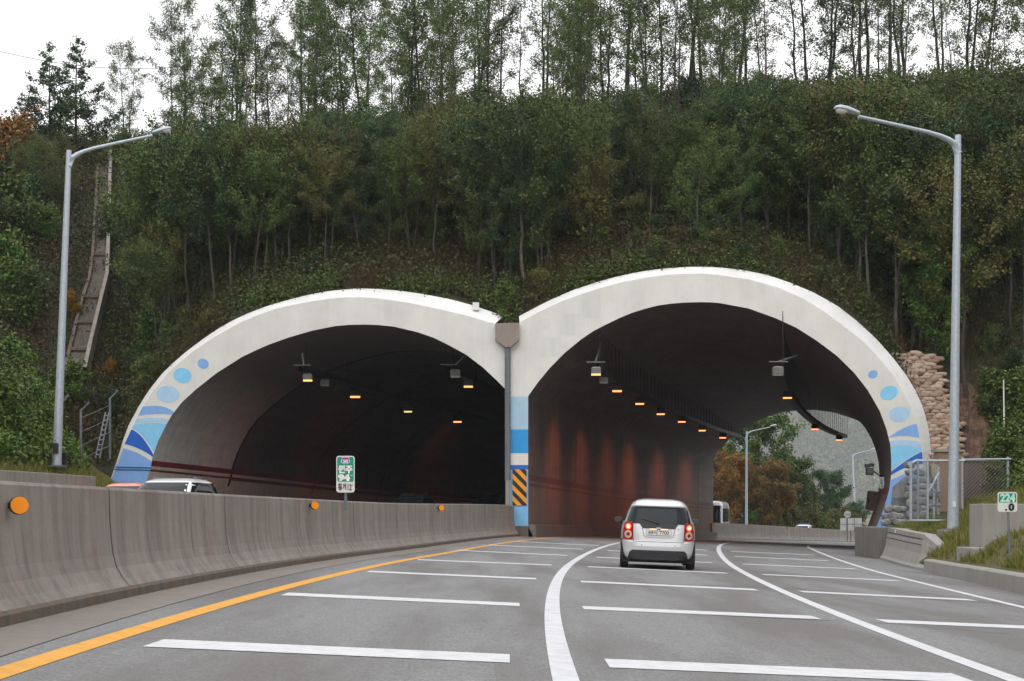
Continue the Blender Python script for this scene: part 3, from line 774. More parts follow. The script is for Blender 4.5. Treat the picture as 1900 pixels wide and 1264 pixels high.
MB().tube([TL2[0] + Vector((.35, -.05, .3)), W(862, 660, 69)], .05, 6).build('strut', M_GALVD, t4, world=True)
NTH = ['nearest', 'second', 'third', 'fourth', 'fifth', 'sixth', 'seventh']
lamps_R = []
for k, q in enumerate([(1106, 681), (1145, 712), (1187, 737), (1226, 757), (1265, 772), (1303, 789), (1341, 803)]):
    p_ = tray_pt(*q); lamps_R.append(p_)
    lamp(p_, f'lit orange tunnel lamp, {NTH[k]} from the mouth on the left tray of the right tube', True, k == 0, 1.0 if k == 0 else 1.1)
lamp(tray_pt(1120, 698), 'unlit grey lamp box just behind the nearest lamp on the left tray', False, True, .95)
lamp(tray_pt(1443, 680), 'unlit pale lamp box at the near end of the right tray', False, True, 1.05)
for k, q in enumerate([(1461, 726), (1512, 787), (1557, 808)]):
    lamp(tray_pt(*q), f'lit orange tunnel lamp, {["nearest", "middle", "farthest"][k]} of the three under the right tray', True, False, 1.0)
lamp(W(571, 693, 69.2), 'lit orange lamp at the left tube mouth under a raking strut', True, True, 1.0)
lamp(W(603, 703, 72.5), 'unlit grey lamp box behind the first lamp in the left tube', False, True, 1.0)
lamp(W(659, 722, 78), 'lit orange lamp second along the left tray of the left tube', True, False, 1.25)
lamp(W(757, 752, 91), 'small pale yellow lit lamp deep in the left tube', True, False, 1.2, mat=M_LAMPY)
lamp(W(849, 771, 103), 'small lit orange lamp deepest in the left tube', True, False, 1.35)
lamp(W(845, 685, 69), 'unlit pale lamp box under the crown of the left tube', False, True, 1.1)
lamp(W(869, 704, 77), 'lit orange lamp close to the pier in the left tube', True, True, 1.15)
def spot(q, tgt, e, ang=70):
    l = bpy.data.lights.new('lamp_light', 'SPOT'); l.energy = e; l.color = (1, .2, .06); l.spot_size = R(ang); l.spot_blend = 1.0; l.shadow_soft_size = .6
    o = bpy.data.objects.new('lamp_light', l); COL.objects.link(o); o.location = q
    o.rotation_euler = (Vector(tgt) - Vector(q)).to_track_quat('-Z', 'Y').to_euler()
for k, p_ in enumerate(lamps_R):
    i = min(range(25), key=lambda j: abs(PATHS[j][1] - p_.y)); x, y, h = PATHS[i]
    spot(p_ - Vector((0, 0, .55)), (x + (p_.y - y) * math.tan(h), p_.y, p_.z - 4.4), (330 + 420 * ((k * 37) % 10) / 10) if k else 150, 66)
    spot(p_ - Vector((0, 0, .6)), p_ - Vector((0, 0, 6)), 160, 150)
spot(W(571, 705, 69.2), W(430, 880, 78), 300, 60); spot(W(659, 733, 78), W(620, 870, 92), 900, 45)
spot(W(849, 784, 103), W(800, 900, 118), 900, 45)

# ------------------------------------------------------------------ concrete barriers
def barrier_profile(h):
    pr = [(0, -.25), (0, .09), (-.03, .12), (-.10, .2), (-.17, .32), (-.205, .45), (-.225, .6), (-.24, .8), (-.25, h - .03), (-.27, h), (-.45, h), (-.47, h - .03), (-.5, .6), (-.55, .32), (-.72, .1), (-.72, -.25)]
    return pr
def barrier_h(Y): return 1.16 + .0056 * (Y - 12)
rows = []; foot = []
for Y in np.arange(6, 66.01, 1.0):
    X = float(fb(Y)); rows.append([(X + a, Y, road_z(X, Y) + z) for a, z in barrier_profile(barrier_h(Y))])
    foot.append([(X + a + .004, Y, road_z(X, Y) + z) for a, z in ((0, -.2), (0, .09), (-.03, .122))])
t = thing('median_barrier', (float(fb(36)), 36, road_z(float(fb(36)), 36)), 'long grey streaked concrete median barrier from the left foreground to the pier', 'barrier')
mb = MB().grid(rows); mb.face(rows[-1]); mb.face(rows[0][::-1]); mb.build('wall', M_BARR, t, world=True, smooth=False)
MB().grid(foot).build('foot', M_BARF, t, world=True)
j = MB()
for Y in range(9, 66, 6):
    X = float(fb(Y)); pr = [(a + .003, z) for a, z in barrier_profile(barrier_h(Y))][1:10]
    j.grid([[(X + a, Y - .012, road_z(X, Y) + z) for a, z in pr], [(X + a, Y + .012, road_z(X, Y) + z) for a, z in pr]])
j.build('joint', M_SEAM, t, world=True)
def reflector(x, y, r_px, label, Y=None):
    a = (x - PX) / F
    if Y is None:
        Y = 8.0
        while Y < 64 and (float(fb(Y)) - .235 + r_px / F * Y + .02) / Y < a: Y += .02
    q = W(x, y, Y); r = r_px / F * Y
    d = Vector((.6, -1, .05)).normalized()
    t = thing('reflector', q, label, 'reflector', 'round orange reflectors on the barriers')
    MB().disc(d * .035, d, r, 28, depth=.03).build('lens', M_ORANGE, t)
    MB().disc(d * .012, d, r * 1.06, 28, depth=.05).build('backing', M_PLAST, t)
    MB().box((-r * .8, .03, 0), (r * 1.2, .03, .05)).build('bracket', M_PLAST, t)
reflector(35, 938, 16, 'large round orange reflector on the barrier at the left edge')
reflector(583.5, 938, 7.2, 'round orange reflector on the barrier below the green route sign')
reflector(818.5, 942.5, 5.4, 'round orange reflector on the barrier below the dark car roof')
# barrier beyond the exit
rows = []
for s in np.arange(49.8, 96, 2.0):
    x, y, h = path_R(s); rt = Vector((math.cos(h), -math.sin(h), 0)); b = Vector((x, y, road_z(x, y)))
    hh = 1.34 - .1 * sstep(60, 90, s)
    rows.append([b + rt * (a + .4) + Vector((0, 0, z)) for a, z in barrier_profile(hh)])
mb = MB().grid(rows); mb.face(rows[-1]); mb.face(rows[0][::-1])
o = mb.build('median_barrier', M_BARR); tag(o, 'concrete median barrier curving right beyond the tunnel exit', 'barrier')
q0 = path_R(47); reflector(1326, 971, 2.0, 'tiny orange reflector where the far barrier meets the pier wall', 112)
reflector(1462, 980, 2.0, 'tiny orange reflector on the far barrier under the white van roof', 117.6)
i4 = 3; reflector(1019.5, 949, 3.2, 'small orange reflector low on the dark pier wall left of the silver hatchback', 72.2)

# retaining wall at the far left
A = W(-60, 869, 33); B = W(163, 884, 46)
def wall_block(name, A, B, h, th, mat, label, cat, batter=.1, bev=.03):
    d = (B - A); d.z = 0; d.normalize(); n = Vector((d.y, -d.x, 0))
    rows = []
    for P in (A, B):
        rows.append([P + n * (th / 2 + batter) - Vector((0, 0, h)), P + n * th / 2, P - n * th / 2, P - n * (th / 2 + batter) - Vector((0, 0, h))])
    mb = MB().grid(rows, closed=True); mb.face(rows[0][::-1]); mb.face(rows[1])
    o = mb.build(name, mat, bevel=bev); tag(o, label, cat); return o
wall_block('retaining_wall', A, B, 2.6, .5, M_CONCW, 'low grey concrete wall end below the grass at the left edge', 'wall')

# right barrier with stepped end block and sloped near end
t = thing('end_barrier', W(1680, 1030, 41), 'weathered concrete barrier with sloping end face at the right tunnel foot', 'barrier')
bp = [(1600, 1029, 985), (1640, 1040, 988), (1690, 1054, 994.5)]
rows = []
pr = [(-.02, -.25, 0), (-.02, .07, 0), (.06, .14, 0), (.18, .45, 0), (.24, .78, 1), (.25, .8, 1), (.27, 1.0, 1), (.6, 1.0, 1), (.6, -.3, 0)]
for Y, hh in ((49.5, 1.12), (47, 1.1), (44, 1.05), (41.5, 1.02), (40.2, 1.0)):
    k = kerb_x(Y); z = road_z(k, Y); rows.append([(k + a, Y, z + b * hh) for a, b, _ in pr])
k = kerb_x(38.3); z = road_z(k, 38.3)
rows.append([(k + a * .6 + (.75 if b > .3 else .1), 38.3 + (.3 if b > .3 else 0), z + min(b, .3)) for a, b, _ in pr])
mb = MB().grid(rows); mb.face(rows[0]); mb.face(rows[-1][::-1]); mb.build('wall', M_CONC, t, world=True, bevel=0)
g = MB()
for hz in (.69, .86):
    g.grid([[(kerb_x(Y) + .218 + .02 * (hz > .8), Y, road_z(kerb_x(Y), Y) + hz * hh + dz) for dz in (-.012, .012)] for Y, hh in ((49.4, 1.12), (47, 1.1), (44, 1.05), (41.5, 1.02), (40.4, 1.0))])
g.build('groove', M_SEAM, t, world=True)
t = thing('barrier_block', W(1590, 1040, 51), 'dark weathered concrete block with step between the right tube wall and the barrier', 'concrete block')
k = kerb_x(51); z = road_z(k, 51)
mb = MB(); mb.box((k + .12, 51.6, z + .38), (.72, 3.2, 1.5)); mb.build('block', M_CONCD, t, world=True, bevel=.03)
mb = MB(); mb.box((k + .88, 50.8, z + .4), (.8, 1.6, 1.36)); mb.box((k + .86, 50.2, z + .85), (.86, 1.8, .1)); mb.box((k + .86, 50.2, z + .55), (.86, 1.9, .08)); mb.build('step', M_CONCW, t, world=True, bevel=.02)
# kerb at the right
rows = []
for Y in list(np.arange(10, 38.4, 1.2)) + [38.4]:
    k = kerb_x(Y); z = road_z(k, Y); rows.append([(k - .02, Y, z - .2), (k, Y, z + .3), (k + .05, Y, z + .34), (k + .28, Y, z + .34), (k + .28, Y, z - .2)])
mb = MB().grid(rows); mb.face(rows[-1]); mb.face(rows[0])
o = mb.build('kerb', M_CONC); tag(o, 'pale concrete kerb running from the right edge to the barrier', 'kerb')

# ------------------------------------------------------------------ street lamps
def street_lamp(base, top, elbow_dir, arm_end, label, r=.1, head=1.0, sticker=False, group='street lamps', lower=False):
    t = thing('street_lamp', base, label, 'street lamp', group)
    b = Vector(base); T = Vector(top) - b
    rs = [r * 1.28, r * 1.22, r, r * .72, r * .66]; ps = [T * f for f in (0, .02, .35, .95, 1)]
    MB().tube(ps, rs, 16).build('pole', M_GALV, t, smooth=False)
    MB().box((0, 0, .02), (r * 4.2, r * 4.2, .06)).build('base_plate', M_GALVD, t)
    e = Vector(arm_end) - b; st = T - Vector((0, 0, .12)); hd = e - T
    P = [st - Vector((0, 0, .42))]
    for f in (.04, .1, .18, .3, .6, 1.0):
        q = T + hd * f; q.z = T.z - .1 + hd.z * f - .42 * (1 - f) ** 9 * .6
        P.append(q)
    MB().tube(P, [r * .85, r * .75, r * .62, r * .52, r * .46, r * .4, r * .36], 12).build('arm', M_GALV, t)
    # lamp head: a tapering cobra-head shell
    d = (hd - Vector((0, 0, 0))).normalized(); sd = d.cross(Vector((0, 0, 1))).normalized(); up = sd.cross(d)
    rows = []
    for f, w, h0, h1 in ((-.02, .06, -.05, .05), (.0, .07, -.06, .07), (.22, .11, -.06, .11), (.45, .155, -.05, .14), (.7, .16, -.04, .13), (.82, .13, -.03, .08), (.86, .08, -.02, .03)):
        c = e + d * f * head; k = head
        rows.append([c + sd * w * k * ca + up * k * ((h1 if sa > 0 else -h0) * sa) for ca, sa in [(math.cos(a), math.sin(a)) for a in np.linspace(0, 2 * math.pi, 16, endpoint=False)]])
    mb = MB().grid(rows, closed=True); mb.face(rows[0]); mb.face(rows[-1]); hd_o = mb.build('lamp_head', M_GALV if not lower else M_GLASSW, t, smooth=True)
    rows = []
    for f, w, dp in ((.42, .04, .02), (.46, .11, .09), (.6, .13, .13), (.76, .115, .11), (.81, .04, .02)):
        c = e + d * f * head - up * .03 * head
        rows.append([c + sd * w * head * ca - up * dp * head * sa for ca, sa in [(math.cos(a), math.sin(a)) for a in np.linspace(0, math.pi, 9)]])
    mb = MB().grid(rows); mb.build('lens', M_GLASSW, hd_o, smooth=True)
    return t
LB, LT = W(105, 866, 48), W(128, 279, 48)
ll = street_lamp(LB, LT, 1, W(283, 246, 48.5), 'tall grey street lamp with arm to the right, on the left grass bank', .13, .78)
MB().box(Vector((.02, -.16, .62)), (.18, .06, .36)).build('hatch', M_PLAST, ll)
RB, RT = W(1768, 984, 42), W(1777.5, 251, 42)
rl = street_lamp(RB, RT, -1, W(1593, 210, 41), 'tall galvanised street lamp with arm to the left, beside the wire fence', .135, .92)
MB().box(Vector((-.01, -.17, .78)), (.1, .01, .17)).build('sticker', M_SIGNW, rl)
MB().box(Vector((0, 0, -.12)), (.75, .75, .26)).build('footing', M_CONCW, rl, bevel=.02)
street_lamp(W(1385, 985, 150), W(1385.5, 800, 150), 1, W(1429, 791, 150), 'slim grey street lamp in front of the trees beyond the exit', .13, .85)
street_lamp(W(1588, 990, 235), W(1582, 842, 235), 1, W(1616, 834, 235), 'distant grey street lamp at the right of the exit in haze', .16, 1.0)

# utility box, fence posts, ladder at the left pole
t = thing('utility_box', W(116, 863, 48.5), 'small dark utility box at the foot of the left street lamp', 'utility box')
MB().box((0, 0, .22), (.26, .2, .42)).build('case', M_DARK, t, bevel=.02); MB().box((0, 0, .45), (.3, .24, .04)).build('lid', M_GALVD, t)
t = thing('wire_fence', W(150, 866, 53), 'angled-top steel fence posts with sagging wires left of the tunnel', 'fence')
for x, y0, y1, Y, dx in ((150, 866, 762, 53, 16), (204, 852, 740, 58, 15), (114, 866, 748, 50, 14)):
    MB().tube([W(x, y0, Y), W(x, y1, Y), W(x + dx * .95, y1 - 15, Y)], .05, 6).build('post', M_GALVD, t, world=True)
for k in range(4):
    MB().tube([W(151, 775 + 26 * k, 53), W(178, 764 + 25 * k, 55.5), W(204, 752 + 25 * k, 58)], .012, 4).build('wire', M_GALVD, t, world=True)
t = thing('ladder', W(180, 850, 57), 'grey steel ladder leaning at the fence left of the tunnel', 'ladder')
for dx in (0, 8): MB().tube([W(177 + dx, 850, 57), W(196 + dx * .8, 765, 57.4)], .035, 6).build('rail', M_GALVD, t, world=True)
for k in range(9):
    f = (k + .7) / 9.4; MB().tube([W(177 + 19 * f, 850 - 85 * f, 57), W(185 + 17.4 * f, 850 - 85 * f, 57)], .025, 5).build('rung', M_GALVD, t, world=True)

# concrete drainage chute down the left hillside
cpx = [(140, 716, 24), (150, 672, 23), (162, 618, 23), (174, 572, 22), (184, 535, 20), (188, 490, 17), (190, 440, 16), (192, 390, 15), (194, 340, 14), (196, 300, 13)]
cl, ctr = [], []
for x, y, w in cpx:
    q = hit(x, y, 46); ctr.append(q)
t = thing('drainage_chute', ctr[0], 'stepped concrete drainage chute running up the left wooded slope', 'drainage chute')
fl, wl, wr = [], [], []
for (x, y, w), q in zip(cpx, ctr):
    hw = w / F * q.y * .68; up = Vector((0, -.12, .5 if y > 500 else .42))
    a, b = q + Vector((-hw, 0, 0)) + up, q + Vector((hw, 0, 0)) + up
    fl.append([a, b])
    wl.append([a + Vector((-.16, 0, -.6)), a + Vector((-.16, -.1, .16)), a + Vector((0, -.1, .16)), a])
    wr.append([b, b + Vector((0, -.15, .34)), b + Vector((.2, -.15, .34)), b + Vector((.2, 0, -.6))])
MB().grid(fl).build('channel_floor', concrete('chute_concrete', (.12, .105, .09), .5, .6), t, world=True)
MB().grid(wl).build('side_wall', M_BARF, t, world=True); MB().grid(wr).build('side_wall', M_CONCW, t, world=True)
for k in (1, 2, 3, 5, 7):
    a, b = fl[k]; mid = (Vector(a) + Vector(b)) / 2
    MB().box(mid + Vector((0, -.1, .1)), ((b - a).x * 1.25, .16, .16)).build('cross_beam', M_BARF, t, world=True)

# ------------------------------------------------------------------ signs
t = thing('route_sign', W(641, 925, 27), 'green and white route distance sign standing on the median barrier', 'road sign')
Ys = 27.0; k_ = Ys / F
sw, sh = 34 * k_, 68 * k_; bx = W(641, 914, Ys) - Vector(t.location)
def rrect(cx, z0, w, h, r, y, n=5):
    P = []
    for (sx, sz, a0) in ((1, 0, -90), (1, 1, 0), (-1, 1, 90), (-1, 0, 180)):
        ccx = cx + sx * (w / 2 - r); ccz = z0 + (h - r if sz else r)
        for i in range(n): a = R(a0 + 90 * i / (n - 1)); P.append((ccx + r * math.cos(a), y, ccz + r * math.sin(a)))
    return P
mb = MB(); p0 = rrect(bx.x, bx.z, sw, sh, .05, 0); p1 = [(a, .02, c_) for a, b, c_ in p0]
mb.face(p0); mb.face(p1[::-1]); mb.grid([p0, p1], closed=True); mb.build('panel', M_SIGNW, t)
MB().face(rrect(bx.x, bx.z + 20 * k_, sw - 3.6 * k_, 46 * k_, .035, -.004)).build('green_field', M_SIGNG, t)
MB().tube([(bx.x, .04, bx.z + .3), (bx.x, .04, bx.z - .35)], .03, 8).build('post', M_GALVD, t)
# shield
sx0, sz0 = bx.x, bx.z + 54.5 * k_
def shield(sc):
    P = [(-7, 10), (-3.5, 11), (0, 10.2), (3.5, 11), (7, 10), (6.2, 7), (7.6, 4.2), (7.4, 1.5), (5, -.6), (0, -1.4), (-5, -.6), (-7.4, 1.5), (-7.6, 4.2), (-6.2, 7)]
    return [(sx0 + a * k_ * sc, 0, sz0 + (4.8 + (b - 4.8) * sc) * k_) for a, b in P]
MB().face([(a, -.008, c_) for a, b, c_ in shield(1.08)]).build('shield_edge', M_SIGNW, t)
MB().face([(a, -.011, c_) for a, b, c_ in shield(.92)]).build('shield', M_SIGNB, t)
MB().face([(sx0 + a * k_, -.014, sz0 + b * k_) for a, b in ((-6, 7.6), (6, 7.6), (6.3, 9.4), (3.2, 10.3), (0, 9.6), (-3.2, 10.3), (-6.3, 9.4))]).build('shield_bar', M_SIGNR, t)
text('50', 8.2 * k_, M_LETW, t, (sx0, -.016, sz0 + .6 * k_), (1, 0, 0), (0, 0, 1), bold=.004, width=9.5 * k_)
text('원주', 15.5 * k_, M_LETW, t, (bx.x, -.01, bx.z + 37.4 * k_), (1, 0, 0), (0, 0, 1), bold=.008, width=26.5 * k_)
text('94', 15.5 * k_, M_LETW, t, (bx.x - 2.6 * k_, -.01, bx.z + 22.2 * k_), (1, 0, 0), (0, 0, 1), bold=.011, width=22.5 * k_)
text('km', 4.2 * k_, M_LETW, t, (bx.x + 12 * k_, -.01, bx.z + 30.5 * k_), (1, 0, 0), (0, 0, 1), width=4.2 * k_)
text('횡계', 13.5 * k_, M_INK, t, (bx.x - 6 * k_, -.01, bx.z + 5.6 * k_), (1, 0, 0), (0, 0, 1), bold=.003, width=15 * k_)
text('12', 15.5 * k_, M_INK, t, (bx.x + 7 * k_, -.01, bx.z + 4.4 * k_), (1, 0, 0), (0, 0, 1), bold=.004, width=7.4 * k_)
text('km', 4 * k_, M_INK, t, (bx.x + 13.6 * k_, -.01, bx.z + 12.5 * k_), (1, 0, 0), (0, 0, 1), width=3.4 * k_)

# kilometre marker at the right
Ys = 30.0; k_ = Ys / F
t = thing('distance_marker', W(1875, 1042, Ys), 'small green and white marker sign reading 224.0 on a thin post', 'road sign')
MB().tube([(0, .02, -.1), (-5.6 * k_, .02, 128 * k_)], .026, 8).build('post', M_GALVD, t)
cx = -6.2 * k_; rot = R(2.0)
mb = MB(); p0 = rrect(cx, 92 * k_, 36 * k_, 37 * k_, .05, -.02); p1 = [(a, .0, c_) for a, b, c_ in p0]
mb.face(p0); mb.face(p1[::-1]); mb.grid([p0, p1], closed=True); mb.build('panel', M_SIGNW, t)
MB().face(rrect(cx, 109.5 * k_, 32 * k_, 17 * k_, .03, -.024)).build('green_field', M_SIGNG, t)
text('224', 20 * k_, M_LETG, t, (cx, -.028, 111.2 * k_), (1, 0, 0), (0, 0, 1), bold=.012, width=28 * k_)
text('.', 20 * k_, M_INK, t, (cx - 3 * k_, -.028, 95 * k_), (1, 0, 0), (0, 0, 1), bold=.008)
text('0', 17.5 * k_, M_INK, t, (cx + 7 * k_, -.028, 95 * k_), (1, 0, 0), (0, 0, 1), bold=.012, width=11 * k_)

# stepped concrete block at the right edge
t = thing('concrete_plinth', W(1880, 1058, 33.5), 'pale stepped concrete plinth standing on the right verge at the picture edge', 'concrete block')
o = t.location
a, b = W(1818, 935, 34.6), W(1990, 935, 34.6)
MB().box(Vector(((a.x + b.x) / 2, 34.9, a.z - .78)), (b.x - a.x, 1.0, 1.56)).build('upper_block', M_CONC, t, world=True, bevel=.02)
a, b = W(1804, 1017, 33.8), W(1990, 1017, 33.8)
MB().box(Vector(((a.x + b.x) / 2, 34.4, a.z - .5)), (b.x - a.x, 1.2, 1.0)).build('lower_block', M_CONC, t, world=True, bevel=.02)

# ------------------------------------------------------------------ fence cage, cabinet, rubble, sandbags at the right
t = thing('cage_fence', W(1700, 968, 48), 'galvanised chain-link cage fence with rails beside the right portal foot', 'fence')
Yc = 48.0
def cp(x, y, Y=Yc): return W(x, y, Y)
cor = [(1690, 858, 967, 48), (1703, 855, 966, 50), (1721, 853, 964, 48.3), (1786, 853, 962, 48.6), (1733, 858, 964, 52), (1741, 868, 955, 50), (1785.5, 850, 944, 50), (1870, 850, 905, 50)]
for x, y0, y1, Y in cor[:3] + cor[4:]:
    MB().tube([W(x, y0 - 2, Y), W(x, y1, Y)], .045, 6).build('post', M_GALV, t, world=True)
for pts in ([(1686, 861, 48), (1703, 853, 50)], [(1690, 860, 48), (1700, 855, 48.2), (1790, 855, 48.6)], [(1690, 966, 48), (1768, 966, 48.6)], [(1786, 853, 48.6), (1875, 852, 50)], [(1703, 854, 50), (1735, 854, 52)],
            [(1722, 915, 48.3), (1742, 878, 49)], [(1721, 862, 48.3), (1744, 932, 50)], [(1722, 912, 48.3), (1745, 912, 50)], [(1722, 938, 48.3), (1745, 938, 50)]):
    MB().tube([W(*q) for q in pts], .04, 6).build('rail', M_GALV, t, world=True)
w_ = MB()
def link_panel(x0, x1, y0, y1, Ya, Yb, st=5.2):
    x = x0 - (y1 - y0)
    while x < x1:
        for sg in (1, -1):
            pts = []
            for k in range(2):
                yy = y0 if k == 0 else y1
                xx = (x if k == 0 else x + (y1 - y0)) if sg == 1 else (x + (y1 - y0) if k == 0 else x)
                pts.append((xx, yy))
            (xa, ya), (xb, yb) = pts
            if xa > xb: xa, ya, xb, yb = xb, yb, xa, ya
            if xb <= x0 or xa >= x1: continue
            def cut(px): return ya + (yb - ya) * (px - xa) / (xb - xa)
            ca, cb = max(xa, x0), min(xb, x1); A_ = (ca, cut(ca)); B_ = (cb, cut(cb))
            f = lambda px: Ya + (Yb - Ya) * (px - x0) / (x1 - x0)
            w_.tube([W(A_[0], A_[1], f(A_[0])), W(B_[0], B_[1], f(B_[0]))], .006, 3, cap=False)
        x += st
link_panel(1690, 1721, 858, 965, 48, 48.3, 4); link_panel(1721, 1786, 857, 964, 48.3, 48.6, 7); link_panel(1786, 1870, 855, 925, 48.6, 50, 7); link_panel(1690, 1703, 858, 966, 48, 50, 4)
w_.build('chain_link', M_GALVD, t, world=True)
t = thing('utility_cabinet', W(1762, 945, 52.5), 'tall brown metal utility cabinet with pale cap behind the fence', 'cabinet')
a, b = W(1741, 838, 53), W(1787, 838, 53)
M_COPPER = concrete('brown_cabinet_paint', (.31, .21, .145), .3, 1)
MB().box(Vector(((a.x + b.x) / 2, 53.3, (a.z + W(1760, 950, 53).z) / 2)), (b.x - a.x, .6, a.z - W(1760, 950, 53).z)).build('case', M_COPPER, t, world=True, bevel=.015)
MB().box(Vector(((a.x + b.x) / 2, 53.3, a.z + .03)), (b.x - a.x + .1, .74, .08)).build('cap', M_CONC, t, world=True)
zc = W(1760, 895, 53).z; MB().box(Vector((b.x - .12, 52.99, zc)), (.03, .03, .2)).build('handle', M_GALVD, t, world=True)
MB().box(Vector(((a.x + b.x) / 2, 52.995, zc)), (.012, .012, a.z - zc + 1.0)).build('door_gap', M_SEAM, t, world=True)
t = thing('panel_wall', W(1812, 935, 54), 'dull brown concrete panel wall behind the fence right of the cabinet', 'wall')
a, b = W(1787, 856, 54.5), W(1855, 856, 54.5)
MB().box(Vector(((a.x + b.x) / 2 + .04, 54.6, a.z - 1.1)), (b.x - a.x - .02, .2, 2.2)).build('panel', concrete('brown_panel_concrete', (.2, .15, .12), .3, 1), t, world=True)
MB().box(Vector(((a.x + b.x) / 2 + .04, 54.6, a.z + .03)), (b.x - a.x + .1, .3, .07)).build('coping', M_CONC, t, world=True)
t = thing('meter_box', W(1733, 890, 51), 'small grey-green meter box mounted on the fence post by the cabinet', 'meter box')
MB().box((0, 0, .26), (.3, .2, .56)).build('case', flat('meter_box_paint', (.3, .27, .2), .5, 0, .25), t, bevel=.015); MB().box((0, -.11, .26), (.24, .02, .46)).build('door', flat('meter_door', (.34, .31, .24), .5, 0, .2), t)
# stones
rs = np.random.RandomState(8)
def stone_mesh(seed, d=(.3, .3, .2)):
    bm = bmesh.new(); bmesh.ops.create_icosphere(bm, subdivisions=2, radius=.5)
    for v_ in bm.verts:
        n_ = mnoise.noise(v_.co * 1.7 + Vector((seed * 7.3, 1, 2))) * .35 + 1
        q = v_.co * n_; 
        q = Vector([max(-.38, min(.38, c_)) for c_ in q]); v_.co = Vector((q.x * d[0] / .4, q.y * d[1] / .4, q.z * d[2] / .4)) * .5
    me = bpy.data.meshes.new('stone'); bm.to_mesh(me); bm.free(); return me
M_STONE = flat('grey_stone', (.2, .2, .195), .9, 0, .45, 2.5); M_MORT = concrete('grey_mortar', (.19, .2, .21), .35, 2)
t = thing('rubble_wall', W(1700, 975, 60), 'heap of stacked grey stones and mortar at the right portal foot behind the fence', 'stone wall')
sm = MB(); rnd = random.Random(3)
for row in range(9):
    y = 970 - row * 13
    for x in np.arange(1650 + (36 if row > 2 else -8) + rnd.uniform(0, 6), 1760 if row < 8 else 1700, 14):
        P = W(x + rnd.uniform(-3, 3), y + rnd.uniform(-3, 3), 58.5 + .35 * row)
        me = stone_mesh(rnd.random() * 50, (rnd.uniform(.3, .46), .4, rnd.uniform(.26, .36)))
        n0_ = len(sm.v); rot = Matrix.Rotation(rnd.uniform(-.3, .3), 3, 'Y')
        sm.v += [tuple(rot @ v_.co + P) for v_ in me.vertices]; sm.f += [tuple(i + n0_ for i in f.vertices) for f in me.polygons]; sm.mi += [0] * len(me.polygons)
        bpy.data.meshes.remove(me)
sm.build('stones', M_STONE, t, world=True, smooth=False, recalc=False)
mo = MB(); rows = []
pp = [[(1640, 985), (1648, 960), (1654, 925), (1655, 905), (1672, 890), (1684, 882)], [(1664, 985), (1672, 962), (1682, 935), (1686, 922), (1690, 902), (1690, 884)], [(1690, 985), (1690, 965), (1690, 950), (1690, 935), (1690, 915), (1690, 890)]]
mo.grid([[W(x, y, 60.4 + .004 * (985 - y) + .08 * math.sin(x * .7 + y)) for x, y in r] for r in pp]); mo.build('mortar', M_MORT, t, world=True)
t = thing('delineator', W(1666, 992, 47), 'small round white delineator on the barrier top at the right', 'delineator')
MB().disc((0, -.02, .1), (0, -1, 0), .105, 20, depth=.04).build('disc', M_SIGNW, t); MB().tube([(0, .02, 0), (0, .02, .1)], .02, 6).build('post', M_GALVD, t)
t = thing('slim_pole', W(1863, 848, 54), 'thin white pole standing alone on the right slope', 'pole')
MB().tube([(0, 0, -.4), (0, 0, 1.5), (-.02, 0, 143 / F * 54)], [.035, .03, .022], 6).build('shaft', M_SIGNW, t); MB().tube([(0, 0, 143 / F * 54), (0, 0, 143 / F * 54 + .05)], .03, 6).build('cap', M_GALVD, t)

# sandbags
def bag_mesh(seed):
    rows = []; 
    for a in np.linspace(-1, 1, 9):
        k = (1 - abs(a) ** 3.2) ** .42 if abs(a) < 1 else 0.12
        k = max(k, .15)
        rows.append([(a * .31, .2 * k * math.copysign(abs(math.cos(t_)) ** .5, math.cos(t_)), .095 * k * math.copysign(abs(math.sin(t_)) ** .45, math.sin(t_)) + .035 * mnoise.noise(Vector((a * 3, t_, seed * 5)))) for t_ in np.linspace(0, 2 * math.pi, 12, endpoint=False)])
    mb = MB().grid(rows, closed=True); mb.face(rows[0]); mb.face(rows[-1]); me = mb.mesh('sandbag')
    me.polygons.foreach_set('use_smooth', [True] * len(me.polygons)); return me
m, nt, p = newmat('sandbag_cloth'); v = mapped(nt, (1, 1, 1)); oi = nd(nt, 'ShaderNodeObjectInfo')
c = ramp(nt, oi.outputs['Random'], [(0, (.3, .205, .15)), (.5, (.42, .31, .235)), (1, (.54, .43, .35))])
f_ = noise(nt, v, 9, 5, .7); c = mixc(nt, .7, c, ramp(nt, f_, [(.3, (.55, .5, .48)), (.65, (1, 1, 1))]), 'MULTIPLY')
nt.links.new(c, p.inputs['Base Color']); p.inputs['Roughness'].default_value = .9; add_bump(nt, p, f_, .6, .03); M_BAG = m
bags = [bag_mesh(i) for i in range(4)]
for b_ in bags: b_.materials.append(M_BAG)
rnd = random.Random(11)
nrow = 38
